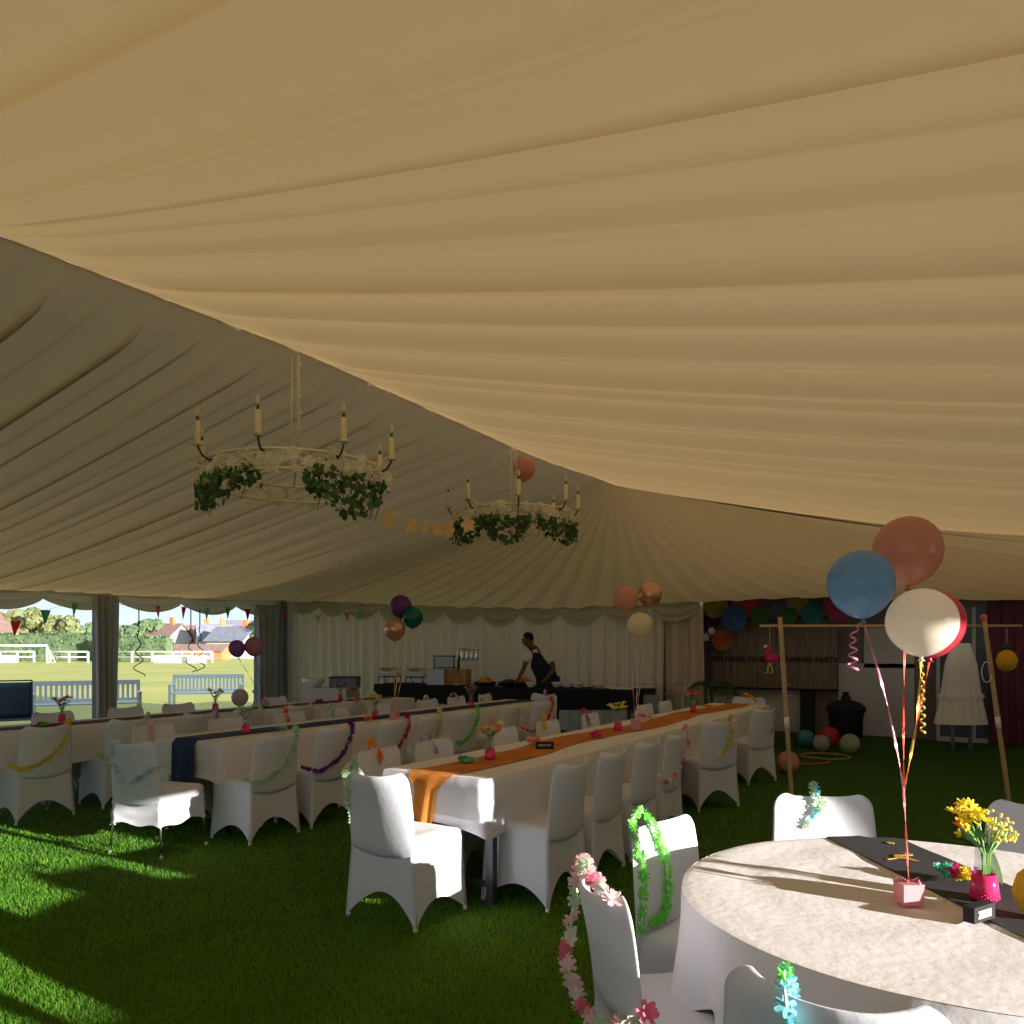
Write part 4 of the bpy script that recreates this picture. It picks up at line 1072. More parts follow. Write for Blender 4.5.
def bp(px, dy=0, z=0):                         # place on the buffet: along by bearing, dy away from its axis
    q = (px-512)/780; dx, dyy = .855*q-.518, .518*q+.855
    n = Vector((-math.sin(BR), math.cos(BR))); base = Vector((BC.x, BC.y)) + n*dy; k = base.dot(n)/Vector((dx, dyy)).dot(n)
    return Vector((dx*k, dyy*k, BT+.0065+z))
def chafer(px, lab):
    t = thing('chafing_dish', lab, 'serving dish', tuple(bp(px, 0)), BR+.25)
    m = MB(); m.box((0, 0, .17), (.36, .30, .06)); m.build('pan', M['steel'], t, smooth=False)
    m = MB(); m.grid(lambda u, v: ((u-.5)*.36, .15*math.cos(PI*v), .20+.10*math.sin(PI*v)**.8), 6, 12); m.prism([(-.0,0)]*3, .0) if False else None; 
    for sx in (-1, 1): m.add([(sx*.18, .15*math.cos(PI*k/12), .20+.10*math.sin(PI*k/12)**.8) for k in range(13)], [tuple(range(13))])
    m.build('lid', M['chrome'], t)
    m = MB(); m.tube([(-.07,-.14,.24),(-.07,-.19,.26),(.07,-.19,.26),(.07,-.14,.24)], .008, 6); m.build('handle', M['darkmetal'], t)
    m = MB()
    for sx in (-1, 1):
        for sy in (-1, 1): m.tube([(sx*.16, sy*.14, .15), (sx*.17, sy*.15, 0)], .010, 6)
    m.tube([(-.16,-.145,.12),(.16,-.145,.12)], .008, 6); m.tube([(-.16,.145,.12),(.16,.145,.12)], .008, 6); m.tube([(-.16,-.145,.12),(-.16,.145,.12)], .008, 6); m.tube([(.16,-.145,.12),(.16,.145,.12)], .008, 6); m.build('stand', M['darkmetal'], t)
    for sx in (-.1, .1): m = MB(); m.lathe([(0,0),(.04,0),(.04,.05),(0,.05)], 12, c=(sx, 0, 0)); m.build('burner', M['steel'], t)
chafer(390, 'leftmost steel chafing dish on the black buffet'); chafer(417, 'steel chafing dish beside the white fronted box')
p = bp(440, -.08); t = thing('serving_box', 'pale blue white fronted box with brown side on the buffet', 'box', tuple(p), BR+.2)
m = MB(); m.box((0, 0, .14), (.33, .45, .28)); m.build('body', M['wood'], t, smooth=False)
m = MB(); m.box((0, -.23, .14), (.32, .012, .27)); m.build('front_panel', mat('bluewhite', (.55,.66,.8), .4), t, smooth=False)
m = MB(); m.box((.35, .05, .14), (.36, .3, .28)); m.build('side_box', M['wood'], t, smooth=False)
p = bp(447, .22); t = thing('display_case', 'grey glass display case behind the white fronted box', 'display case', tuple(p), BR)
m = MB()
for x in (-.21, .21):
    for y in (-.1, .1): m.box((x, y, .26), (.02, .02, .52))
m.box((0,0,.51),(.44,.22,.02)); m.box((0,0,.30),(.44,.22,.02)); m.build('frame', M['darkmetal'], t, smooth=False)
m = MB(); m.box((0, -.10, .41), (.40, .006, .19)); m.build('pane', mat('frosted', (.35,.42,.45), .3, spec=.6), t, smooth=False)
p = bp(458, -.1); t = thing('heat_lamp', 'chrome carving heat lamp with a row of hanging shades', 'lamp', tuple(p), BR)
m = MB(); m.lathe([(0,0),(.11,0),(.11,.02),(.02,.03),(0,.03)], 20); m.build('base', M['chrome'], t)
m = MB(); m.tube([(0,0,.02),(0,0,.60),(.02,0,.64),(.42,0,.65)], .018, 10); m.build('pole', M['chrome'], t)
for k in range(4): m = MB(); m.lathe([(.028,0),(.034,.02),(.034,.17),(.02,.2),(.0,.2)], 14, c=(.10+.095*k, 0, .44)); m.build('shade', M['steel'], t)
def pan(px, dy, r, food, lab, heap=.06, oval=1):
    t = thing('serving_pan', lab, 'food dish', tuple(bp(px, dy)), BR)
    m = MB(); m.lathe([(0,0),(r*.85,0),(r,.06),(r*1.06,.065),(r*.97,.058),(r*.83,.015),(0,.012)], 28); o = m.build('pan', M['black'], t); o.scale = (1, oval, 1)
    random.seed(int(px)); m = MB()
    for k in range(90):
        a = random.uniform(0, 2*PI); q_ = math.sqrt(random.random()); m.ball((r*.85*q_*math.cos(a), r*.85*q_*math.sin(a)*oval, .05+heap*(1-q_*q_)), (random.uniform(.02,.035), random.uniform(.015,.03), .016), 6)
    m.build('food', food, t)
M['rice'] = mat('rice', (.85,.38,.08), .6, noise=.2); M['meat'] = mat('meat', (.08,.04,.02), .5, noise=.4); M['chips'] = mat('chips', (.65,.28,.06), .6, noise=.3)
pan(485, -.1, .20, M['rice'], 'round pan heaped with orange rice', .10); pan(510, -.12, .22, M['meat'], 'wide dark pan of food left of the cook'); pan(523, .16, .19, M['chips'], 'pan of orange brown food under the hands of the cook', .09)
def bowl(px, dy, lab, r=.095, g='white bowls along the buffet'):
    t = MB(); t.lathe([(0,0),(r*.5,0),(r*.55,.01),(r*.9,.06),(r,.085),(r*.96,.085),(r*.85,.055),(r*.45,.012),(0,.01)], 24)
    o = t.build('serving_bowl', M['white'], None, loc=tuple(bp(px, dy))); tag(o, lab, 'bowl', g)
bowl(531, -.2, 'white bowl directly in front of the cook'); bowl(557, 0, 'white bowl just right of the cook'); bowl(567.5, 0, 'white bowl second to the right of the cook'); bowl(578, 0, 'white bowl third to the right of the cook'); bowl(599, 0, 'wide shallow white bowl towards the right end of the buffet', .13)
m = MB(); m.box((0,0,.012), (.36,.26,.024)); tag(m.build('plate_tray', M['white'], None, False, tuple(bp(623, -.05)), BR), 'flat white tray at the right end of the buffet', 'tray')
m = MB(); m.box((0,0,.02), (.25,.2,.04)); tag(m.build('napkin_stack', M['cream'], None, False, tuple(bp(609, .1)), BR), 'low stack of cream napkins behind the shallow bowl', 'napkins')
for px in (474, 500): m = MB(); m.lathe([(0,0),(.07,0),(.1,.012),(.07,.006),(0,.006)], 20); tag(m.build('dinner_plate', M['white'], None, loc=tuple(bp(px, -.3 if px == 500 else -.28))), {474:'white plate at the foot of the heat lamp', 500:'white plate in front of the wide dark pan'}[px], 'plate')

# small side table with bowl and crate
t = thing('side_table', 'small cloth covered side table near the corner post', 'table', (-10.45, 10.75, 0), .5)
m = MB(); m.box((0,0,.71),(.85,.55,.03)); m.build('tabletop', M['ply'], t, smooth=False)
for x in (-.36,.36):
    for y in (-.22,.22): m = MB(); m.box((x,y,.35),(.03,.03,.70)); m.build('leg', M['darkmetal'], t, smooth=False)
m = MB(); m.lathe([(.62,.48),(.60,.60),(.585,.735),(.57,.742),(0,.742)], 4); o = m.build('tablecloth', M['clothw'], None, False, (-10.45,10.75,0), .5+PI/4); o.scale = (1.0,.86,1); tag(o, 'white cloth on the small side table by the corner', 'tablecloth')
m = MB(); m.lathe([(0,0),(.1,0),(.2,.1),(.22,.17),(.21,.17),(.18,.1),(.08,.02),(0,.02)], 24); tag(m.build('punch_bowl', M['white'], None, loc=(-10.72,10.55,.746)), 'large white bowl on the small side table', 'bowl')
t = thing('storage_crate', 'dark grey plastic crate on the small side table', 'crate', (-10.22,10.85,.746), .5)
m = MB(); m.box((0,0,.01),(.5,.32,.02))
for x, y, a, b_ in ((0,-.16,.5,.015),(0,.16,.5,.015),(-.25,0,.015,.32),(.25,0,.015,.32)): m.box((x,y,.1),(a,b_,.2))
m.build('body', M['roofgrey'], t, smooth=False); m = MB(); m.box((0,-.165,.19),(.52,.02,.025)); m.box((0,.165,.19),(.52,.02,.025)); m.build('rim', M['darkmetal'], t, smooth=False)

# glass bar beside the buffet
gp = atY(664, 700, 11.9)
t = thing('glass_bar', 'clear two tier glass serving bar right of the buffet', 'table', (gp.x, 11.75, 0), .1)
m = MB(); m.box((0,0,.76),(.95,.5,.015)); m.build('lower_shelf', M['glass'], t, smooth=False)
m = MB(); m.box((-.02,.1,.905),(.80,.3,.015)); m.build('upper_shelf', M['glass'], t, smooth=False)
m = MB(); m.box((-.2,-.24,.6),(.5,.01,.3)); m.build('front_panel', mat('panelblue', (.25,.3,.34), .4), t, smooth=False)
m = MB()
for x in (-.4,.4):
    for y in (-.2,.2): m.box((x,y,.375),(.03,.03,.75))
    m.box((x*.9,.1,.83),(.02,.02,.135)); m.box((x,.0,.745),(.03,.4,.012))
m.box((0,.1,.762),(.8,.03,.006))
m.build('frame', M['steel'], t, smooth=False)
for i, (px, h, lab) in enumerate([(652,.15,'slim silver candlestick at the left of the glass bar'), (660.5,.19,'slim silver candlestick second from left on the glass bar'), (672,.07,'short silver stand in the middle of the glass bar'), (685.5,.17,'slim silver candlestick at the right of the glass bar')]):
    p = atY(px, 690, 11.85); m = MB(); m.lathe([(0,0),(.025,0),(.006,.01),(.006,h*.6),(.03,h*.62),(.008,h*.66),(.01,h),(0,h)], 12); tag(m.build('candlestick', M['chrome'], None, loc=(p.x, 11.85, .913)), lab, 'candlestick')

# potted palm
t = thing('potted_palm', 'dark green drooping potted palm by the edge of the curtain wall', 'plant', (-3.62, 11.95, 0))
m = MB(); m.lathe([(0,0),(.13,0),(.17,.28),(.15,.28),(0,.25)], 20); m.build('pot', M['darkmetal'], t)
m = MB(); m.tube([(0,0,.25),(.01,0,.6),(0,0,.85)], [.03,.025,.02], 8); m.build('trunk', M['bark'], t)
random.seed(5); 
for k in range(12):
    a = k*2*PI/12+random.uniform(-.2,.2); m = MB(); pts = [Vector((math.cos(a)*.42*s, math.sin(a)*.42*s, .85+.20*math.sin(s*2.3)-.28*s*s)) for s in [i/8 for i in range(9)]]
    m.tube(pts, .004, 5)
    for i in range(1, 9):
        for sd in (-1, 1):
            side = Vector((-math.sin(a), math.cos(a), 0))*sd; leaf(m, pts[i], pts[i]+side*.13+Vector((math.cos(a)*.05, math.sin(a)*.05, -.07)), .012, (0,0,1))
    m.build('frond', M['green'], t, False, recalc=False)

# ---------------------------------------------------------------- pavilion end: banner, fans, limbo frame
M['reed'] = mat('reed', (.17,.12,.075), .8, noise=.35, nscale=60, stretch=(1,1,.03))
t = thing('reed_banner', 'brown reed screen banner with dark lettering on the pavilion wall', 'banner', (-3.2, 14.08, 1.38))
m = MB(); m.grid(lambda u, v: ((u-.5)*2.15, -.012*abs(math.sin(u*PI*70)), (v-.5)*1.22), 420, 2); m.build('reed_screen', M['reed'], t)
m = MB(); m.tube([(-1.1,0,-.61),(1.1,0,-.61)], .015, 8); m.tube([(-1.1,0,.61),(1.1,0,.61)], .015, 8); m.build('batten', M['black'], t)
M['lettering'] = mat('lettering', (.035,.02,.012), .7)
o = text('WELCOME TO GREAT SUMMER PARTY', .125, M['lettering'], t, (.02,-.03,-.10), (PI/2,0,0), ext=.003, bev=.004)
def fan(px, py, r, c, lab, y=14.02, z_=None):
    p = atY(px, py, y); o = MB(); n = 40
    def fn(u, v):
        a = 2*PI*u; rr_ = r*(.12+.88*v); return (rr_*math.cos(a), -.02-(.03*v if int(u*n*2+.01) % 2 else 0)-.02*v, rr_*math.sin(a))
    o.grid(fn, n*2, 3, closeu=True); o.ball((0,-.03,0), r*.14, 8); q = o.build('paper_fan', PET2[c], None, False, tuple(p)); tag(q, lab, 'paper decoration')
PET2 = {k: mat('tissue_'+k, c, .85) for k, c in {'yellow': (.40,.32,.05), 'red': (.45,.07,.06), 'blue': (.08,.15,.32), 'plum': (.10,.03,.10), 'grey': (.14,.13,.18), 'orange': (.45,.13,.03), 'green': (.08,.2,.07), 'teal': (.05,.2,.2), 'pink': (.38,.06,.14), 'gold': (.35,.25,.08)}.items()}
for px, py, r, c, lab, y in [(716,605,.24,'yellow','large yellow paper fan at the top left of the pavilion wall',13.98), (748,603,.27,'red','large red paper fan next to the yellow one',14.0), (735,618,.23,'blue','blue paper fan below the yellow and red fans',13.9),
    (712,621,.15,'plum','small plum paper fan at the far left of the wall',14.02), (775,607,.22,'grey','slate grey paper fan in the middle of the wall',13.96), (723,640,.19,'orange','burnt orange paper fan at the left of the banner',13.94),
    (761,616,.17,'green','dark green paper fan above the banner',13.92), (797,604,.21,'gold','gold paper fan right of the middle',13.98), (790,616,.15,'green','small green paper fan left of the teal one',13.9), (813,614,.19,'teal','teal paper fan above the right end of the banner',13.94), (840,606,.26,'pink','deep pink paper fan behind the blue balloon',13.98)]:
    fan(px, py, r, c, lab, y)
for px, py, r, lab in [(712,631,.07,'small white paper flower left of the orange fan'), (706,637,.08,'pale cream paper flower against the curtain edge')]:
    m = MB(); 
    for k in range(3): blossom_mb(m, (0, -.01*k, 0), r*(1-.2*k), (0,-1,0), 0, 6)
    tag(m.build('paper_flower', PET['white'], None, False, tuple(atY(px, py, 13.85)), recalc=False), lab, 'paper decoration')
# limbo frame
A0, A1 = Vector((-1.449,7.187,0)), Vector((-1.536,7.076,1.75)); B0, B1 = Vector((.2,8.186,0)), Vector((-.004,8.062,1.75))
t = thing('limbo_frame', 'bamboo limbo frame of two leaning poles and a crossbar', 'limbo frame', tuple((A0+B0)/2)); c0 = (A0+B0)/2
def pole(a, b_, nm, r):
    m = MB(); pts = [a.lerp(b_, i/12)-c0 for i in range(13)]; m.tube(pts, [r*(1.12 if i in (3,6,9) else 1) for i in range(13)], 10); return m.build(nm, M['bamboo'], t)
o1 = pole(A0, A1, 'post', .020); o2 = pole(B0, B1, 'post', .020)
m = MB(); m.tube([P3(760,626,6.86)-c0, P3(1022,626,6.93)-c0], .012, 8); m.build('crossbar', M['bamboo'], t)
for k in range(4):
    m = MB(); p = A0.lerp(A1, .66-.055*k)-c0; m.tube([p, p+RV*.06], .005, 6); m.build('peg', M['bamboo'], t)
for a, b_ in ((A0, A1), (B0, B1)): m = MB(); m.tube([a.lerp(b_, .44)-c0, a.lerp(b_, .5)-c0], .0225, 10); m.build('tape_band', M['white'], t)
m = MB(); m.ball(tuple(B1-c0), (.03,.03,.03), 10); m.build('end_cap', PET['pink'], t)
# flamingo
p = P3(770,657,6.85); t = thing('hanging_flamingo', 'pink felt flamingo hanging from the left end of the crossbar', 'hanging decoration', tuple(p), YAW)
m = MB(); m.ball((.012,0,-.01), (.055,.028,.042), 14); m.ball((.045,0,-.015), (.032,.018,.035), 10)
m.tube([(-.02,0,.01),(-.028,0,.035),(-.012,0,.055),(.002,0,.078),(-.008,0,.098),(-.028,0,.098)], [.022,.014,.013,.014,.016,.014], 10); m.build('body', PET['magenta'], t)
m = MB(); m.tube([(-.03,0,.098),(-.05,0,.088),(-.052,0,.076)], [.012,.009,.003], 8); m.build('beak', M['white'], t)
for s in (-1, 1): m = MB(); m.tube([(.0+.012*s,0,-.05),(-.018*s,0,-.09),(.004-.0*s-.02*s,.002*s,-.135),(-.02-.02*s,0,-.14)], .005, 6); m.build('leg', PET['yellow'], t)
m = MB(); m.tube([(0,0,.11),(.0,0,.268)], .0015, 5); m.build('string', M['white'], t)
p = P3(1007,661,6.95); pineapple((p.x, p.y, p.z-.09), .085, 'yellow honeycomb pineapple hanging from the right end of the crossbar', hang=.40)
p = P3(987,672,6.8); m = MB(); m.tube([p+RV*(.045*math.cos(a))+Vector((0,0,.09*math.sin(a))) for a in [R(60+k*15) for k in range(20)]], .004, 6); tag(m.build('wire_hoop', M['white']), 'thin white wire hoop on the right pole', 'hoop')

# black covered barbecue, dress, curtain, hoops
p = P3(846,742,12.6); t = thing('covered_barbecue', 'black rounded covered barbecue with a small knob on top', 'barbecue', (p.x, p.y, .01))
prf = [(0,.70),(.07,.70),(.075,.63),(.14,.62),(.24,.58),(.30,.52),(.305,.47),(.27,.42),(.255,.30),(.25,.03),(.0,.03)]
m = MB(); m.lathe([(r, z) for r, z in prf], 28); o = m.build('cover', M['black'], t); o.scale = (1,.7,1)
m = MB(); m.lathe([(0,.70),(.045,.70),(.045,.76),(0,.765)], 14); m.build('knob', M['black'], t)
for x in (-.2,.2): m = MB(); m.tube([(x,0,.04),(x,0,-.01)], .02, 8); m.build('foot', M['darkmetal'], t)
p = P3(961,752,11.3); t = thing('dress_stand', 'white tiered dress on a stand in the dark pavilion doorway', 'dress', (p.x, p.y, 0), YAW)
m = MB()
def dr(u, v):
    a = 2*PI*u; z = 1.55-1.17*v; r = .10+.05*min(1, v*4) + (.11*(v-.1) if v > .1 else 0)+ (.03 if .62 < v < .66 else 0) + (.06*(v-.64) if v > .64 else 0); pl = 1+.05*math.sin(a*16)*v
    return (r*1.35*pl*math.cos(a), r*.7*pl*math.sin(a), z)
m.grid(dr, 96, 26, closeu=True); m.build('dress', M['shirt'], t)
for x in (-.12,.14): m = MB(); m.tube([(x,0,.5),(x,0,0)], .028, 8); m.build('leg', M['roofgrey'], t)
c = curtain('party_curtain', (.05,13.95), (1.2,13.95), .02, lambda s: 2.2, .16, .035, mat('maroon', (.10,.018,.03), .8), 9); tag(c, 'dark maroon curtain hanging at the right edge of the doorway', 'curtain')
for i, (px, py, d, r, cc, lab) in enumerate([(800,752,10.2,.35,'orange','orange hoop lying on the turf behind the left pole'), (826,757,10.4,.3,'yellow','yellow hoop lying on the turf near the balloons')]):
    p = P3(px, py, d); m = MB(); m.grid(lambda u, v: ((r+.012*math.cos(2*PI*v))*math.cos(2*PI*u), (r+.012*math.cos(2*PI*v))*math.sin(2*PI*u), .013+.012*math.sin(2*PI*v)), 48, 6, closeu=True)
    tag(m.build('play_hoop', PET2['orange' if i == 0 else 'gold'], None, loc=(p.x, p.y, .0+.001+i*.026)), lab, 'hoop')

# ---------------------------------------------------------------- the cook
def skin_mesh(name, J, E, mt, parent, root=0, sub=2):
    bm = bmesh.new(); ly = bm.verts.layers.skin.verify(); V = []
    for i, (p, r) in enumerate(J):
        v = bm.verts.new(p); rr_ = r if isinstance(r, tuple) else (r, r); v[ly].radius = rr_; v[ly].use_root = (i == root); V.append(v)
    for a, b_ in E: bm.edges.new((V[a], V[b_]))
    me = bpy.data.meshes.new(name); bm.to_mesh(me); bm.free(); me.materials.append(mt)
    o = bpy.data.objects.new(name, me); C.objects.link(o); o.parent = parent
    s = o.modifiers.new('Skin', 'SKIN'); s.use_smooth_shade = True
    if sub: q_ = o.modifiers.new('Subdivision', 'SUBSURF'); q_.levels = sub; q_.render_levels = sub
    return o
pp = at(547, 13.55)
ck = thing('person', 'cook in white shirt and dark apron bending over the buffet', 'person', (pp[0], pp[1], 0), YAW)   # local x sideways, -y towards the camera
J = [((.03,.02,.98),(.15,.11)),        #0 pelvis
     ((-.03,.0,1.16),(.14,.11)),       #1 waist
     ((-.12,-.04,1.34),(.17,.115)),    #2 chest
     ((-.22,-.07,1.44),(.10,.08)),     #3 upper
     ((-.28,-.09,1.50),(.06,.058)),    #4 neck
     ((-.335,-.11,1.575),(.082,.088)), #5 head low
     ((-.35,-.11,1.665),(.088,.10)),   #6 head top
     ((-.33,-.05,1.37),(.06,.06)),     #7 right shoulder
     ((-.40,-.12,1.13),(.042,.042)),   #8 elbow
     ((-.50,-.28,.95),(.028,.028)),    #9 wrist
     ((-.53,-.33,.915),(.03,.02)),     #10 palm
     ((.0,-.06,1.38),(.07,.07)),       #11 left shoulder
     ((.12,-.12,1.13),(.045,.045)),    #12 elbow
     ((-.02,-.26,.95),(.03,.03)),      #13 wrist
     ((-.07,-.30,.92),(.03,.02)),      #14 palm
     ((-.07,.02,.92),(.09,.09)), ((-.08,.03,.50),(.06,.06)), ((-.08,.06,.09),(.04,.04)), ((-.09,-.08,.035),(.04,.03)),  #15-18 leg
     ((.13,.02,.92),(.09,.09)), ((.14,.03,.50),(.06,.06)), ((.14,.06,.09),(.04,.04)), ((.14,-.08,.035),(.04,.03)),      #19-22
     ((-.415,-.135,1.575),(.03,.03)),  #23 chin/jaw forward
     ]
E = [(0,1),(1,2),(2,3),(3,4),(4,5),(5,6),(2,7),(7,8),(8,9),(9,10),(2,11),(11,12),(12,13),(13,14),(0,15),(15,16),(16,17),(17,18),(0,19),(19,20),(20,21),(21,22),(5,23)]
for base, dirx in ((10, -1), (14, -1)):
    b0 = Vector(J[base][0])
    for k, (ox, oy, L) in enumerate([(.018,-.01,.055),(.006,-.02,.07),(-.006,-.022,.074),(-.016,-.016,.066),(-.022,.0,.05)]):
        i0 = len(J); d = Vector((-.45+.12*k-.1, -.8, -.25)).normalized() if k else Vector((.6, -.6, -.2)).normalized()
        p1 = b0 + Vector((ox, oy, 0)) + d*L*.5; p2 = b0 + Vector((ox, oy, 0)) + d*L + Vector((0, 0, -.018))
        J += [(tuple(p1), .009), (tuple(p2), .007)]; E += [(base, i0), (i0, i0+1)]
skin_mesh('body', J, E, M['skin'], ck)
# shirt
Js = [((.03,.02,1.0),(.165,.125)), ((-.03,.0,1.16),(.16,.13)), ((-.12,-.04,1.34),(.187,.132)), ((-.215,-.07,1.435),(.108,.09)), ((-.24,-.08,1.46),(.08,.075)), ((-.33,-.05,1.37),(.082,.08)), ((-.375,-.095,1.22),(.072,.07)), ((0,-.06,1.38),(.092,.09)), ((.085,-.10,1.22),(.075,.075))]
skin_mesh('shirt', Js, [(0,1),(1,2),(2,3),(3,4),(2,5),(5,6),(2,7),(7,8)], M['shirt'], ck)
Jt = [((.03,.02,.98),(.165,.125)), ((-.07,.02,.90),(.11,.11)), ((-.08,.03,.50),(.085,.085)), ((-.08,.06,.10),(.07,.07)), ((.13,.02,.90),(.11,.11)), ((.14,.03,.50),(.085,.085)), ((.14,.06,.10),(.07,.07))]
skin_mesh('trousers', Jt, [(0,1),(1,2),(2,3),(0,4),(4,5),(5,6)], M['trouser'], ck)
m = MB()
def apr(u, v):
    z = 1.40 - .85*v; w_ = .085 if v < .05 else (.10+.25*min(1, (v-.05)/.35)); w_ = min(w_, .26)
    cxx = -.19+.20*min(1, v/.55); a = (u-.5)*2; cy_ = -.05*(1-min(1, v/.5)) - .165 + .10*a*a*(w_/.26)
    return (cxx + a*w_*.75, cy_, z)
m.grid(apr, 12, 18); m.build('apron', M['apron'], ck, thick=.008)
m = MB(); m.tube([(-.26,-.20,1.40),(-.27,-.17,1.46),(-.22,-.06,1.515)], .014, 6); m.tube([(-.13,-.20,1.40),(-.16,-.18,1.47),(-.20,-.05,1.51)], .014, 6); m.build('apron_strap', M['apron'], ck)
m = MB(); m.ball((-.325,-.088,1.69), (.086,.098,.066), 18); m.ball((-.305,-.07,1.65), (.078,.09,.08), 16); m.build('hair', M['hair'], ck)
m = MB(); m.tube([(-.42,-.14,1.655),(-.434,-.147,1.622),(-.42,-.142,1.612)], [.008,.014,.01], 8); m.build('nose', M['skin'], ck)
for k, (x, y) in enumerate([(-.428,-.115),(-.395,-.195)]): m = MB(); m.ball((x, y, 1.648), .011, 8); m.build('eye', M['white'], ck)
m = MB(); m.tube([(-.435,-.12,1.585),(-.442,-.15,1.583),(-.425,-.18,1.585)], .007, 6); m.build('mouth', mat('lip', (.12,.03,.03), .5), ck)
m = MB(); m.ball((-.315,-.205,1.635), (.015,.012,.028), 8); m.build('ear', M['skin'], ck)

# ---------------------------------------------------------------- outside
def bench(x, y, rz, wd, label):
    t = thing('garden_bench', label, 'bench', (x, y, -.02), rz); h = .86; dk = M['whitepaint']
    for sx in (-1, 1):
        m = MB(); m.box((sx*(wd/2-.03), .0, h/2), (.06,.05,h)); m.build('leg', dk, t, smooth=False)
        m = MB(); m.box((sx*(wd/2-.03), -.5, .31), (.06,.05,.62)); m.build('leg', dk, t, smooth=False)
        m = MB(); m.box((sx*(wd/2-.03), -.25, .63), (.07,.56,.03)); m.build('arm', dk, t, smooth=False)
    m = MB(); m.box((0,0,h-.04), (wd,.04,.09)); m.box((0,0,.48), (wd,.04,.06)); n = int(wd/.085)
    for i in range(n): m.box((-wd/2+(i+.5)*wd/n, 0, .65), (.045,.02,.34))
    m.build('back', dk, t, smooth=False)
    m = MB()
    for k in range(5): m.box((0,-.06-.1*k,.43), (wd-.04,.08,.025))
    m.build('seat', dk, t, smooth=False)
bench(-15.0, 8.75, R(60), 1.85, 'white slatted bench outside behind the curtained post'); bench(-16.0, 12.3, R(44), 1.62, 'white slatted bench outside in the right hand window')
t = thing('sling_chair', 'dark blue mesh garden chair at the left edge outside', 'chair', (-14.35, 7.05, -.16), R(64))
m = MB(); m.grid(lambda u, v: ((u-.5)*.56, .02+.12*v-.02*math.sin(PI*u), .42+.62*v), 8, 6); m.grid(lambda u, v: ((u-.5)*.56, .02-.5*v, .42), 6, 4); m.build('sling', mat('slingblue', (.03,.06,.085), .6), t, thick=.01)
m = MB()
for s in (-.29,.29): m.tube([(s,.15,1.07),(s,.02,.42),(s,-.48,.42),(s,-.5,0)], .014, 6); m.tube([(s,.02,.42),(s,.2,0)], .014, 6)
m.tube([(-.29,.15,1.07),(.29,.15,1.07)], .014, 6)
m.build('frame', M['darkmetal'], t)
t = thing('folding_chair', 'dark folding chair outside beside the corner curtain', 'chair', (-15.3, 13.4, -.02), R(20))
m = MB()
for s in (-.22,.22): m.tube([(s,-.22,0),(s,.22,.85)], .016, 6); m.tube([(s,.25,0),(s,-.2,.45)], .016, 6)
m.tube([(-.22,.22,.85),(.22,.22,.85)], .016, 6)
m.build('frame', mat('foldblue', (.02,.07,.11), .5), t)
m = MB(); m.box((0,-.02,.45), (.42,.38,.025)); m.build('seat', M['roofgrey'], t, smooth=False); m = MB(); m.box((0,.2,.78), (.44,.02,.14)); m.build('backrest', M['roofgrey'], t, smooth=False)

def wpt(px, d): x, y = at(px, d); return Vector((x, y, 0))
# boundary fence
def fence(px0, px1, d, n, label, h=1.1):
    a, b_ = wpt(px0, d), wpt(px1, d); t = thing('rail_fence', label, 'fence', tuple(a)); D_ = b_-a
    for z in (h, h*.5): m = MB(); m.tube([(0,0,z), tuple(D_+Vector((0,0,z)))], .07, 6); m.build('rail', M['fencewhite'], t)
    for k in range(n+1): m = MB(); p = D_*(k/n); m.box((p.x, p.y, h/2), (.16,.16,h)); m.build('post', M['fencewhite'], t, smooth=False)
fence(-16, 34, 82, 3, 'white rail fence behind the goal'); fence(50, 88, 80, 2, 'white rail fence between the goal and the curtained post'); fence(112, 212, 80, 5, 'white rail fence along the field in the right hand window')
t = thing('football_goal', 'white football goal at the far side of the field', 'goal', tuple(wpt(0, 77)), YAW)
for x in (-3.0, 4.65): m = MB(); m.tube([(x,0,0),(x,0,1.72)], .09, 8); m.build('post', M['fencewhite'], t)
m = MB(); m.tube([(-3.0,0,1.72),(4.65,0,1.72)], .09, 8); m.build('crossbar', M['fencewhite'], t)
for x in (-3.0, 4.65): m = MB(); m.tube([(x,0,1.72),(x,1.4,.05),(x,0,.05)], .05, 6); m.build('side_stay', M['fencewhite'], t)
for px, d, w_, lab in [(4,79,2.4,'low white barrier at the far left of the field'), (176,78,4.2,'long low white barrier at the field edge'), (197,77.5,1.8,'short white barrier right of the long one')]:
    m = MB(); p = wpt(px, d); m.box((p.x, p.y, .35), (w_,.2,.7), YAW); m.box((p.x, p.y, .72), (w_+.1,.3,.06), YAW); tag(m.build('field_barrier', M['fencewhite'], None, False), lab, 'barrier')
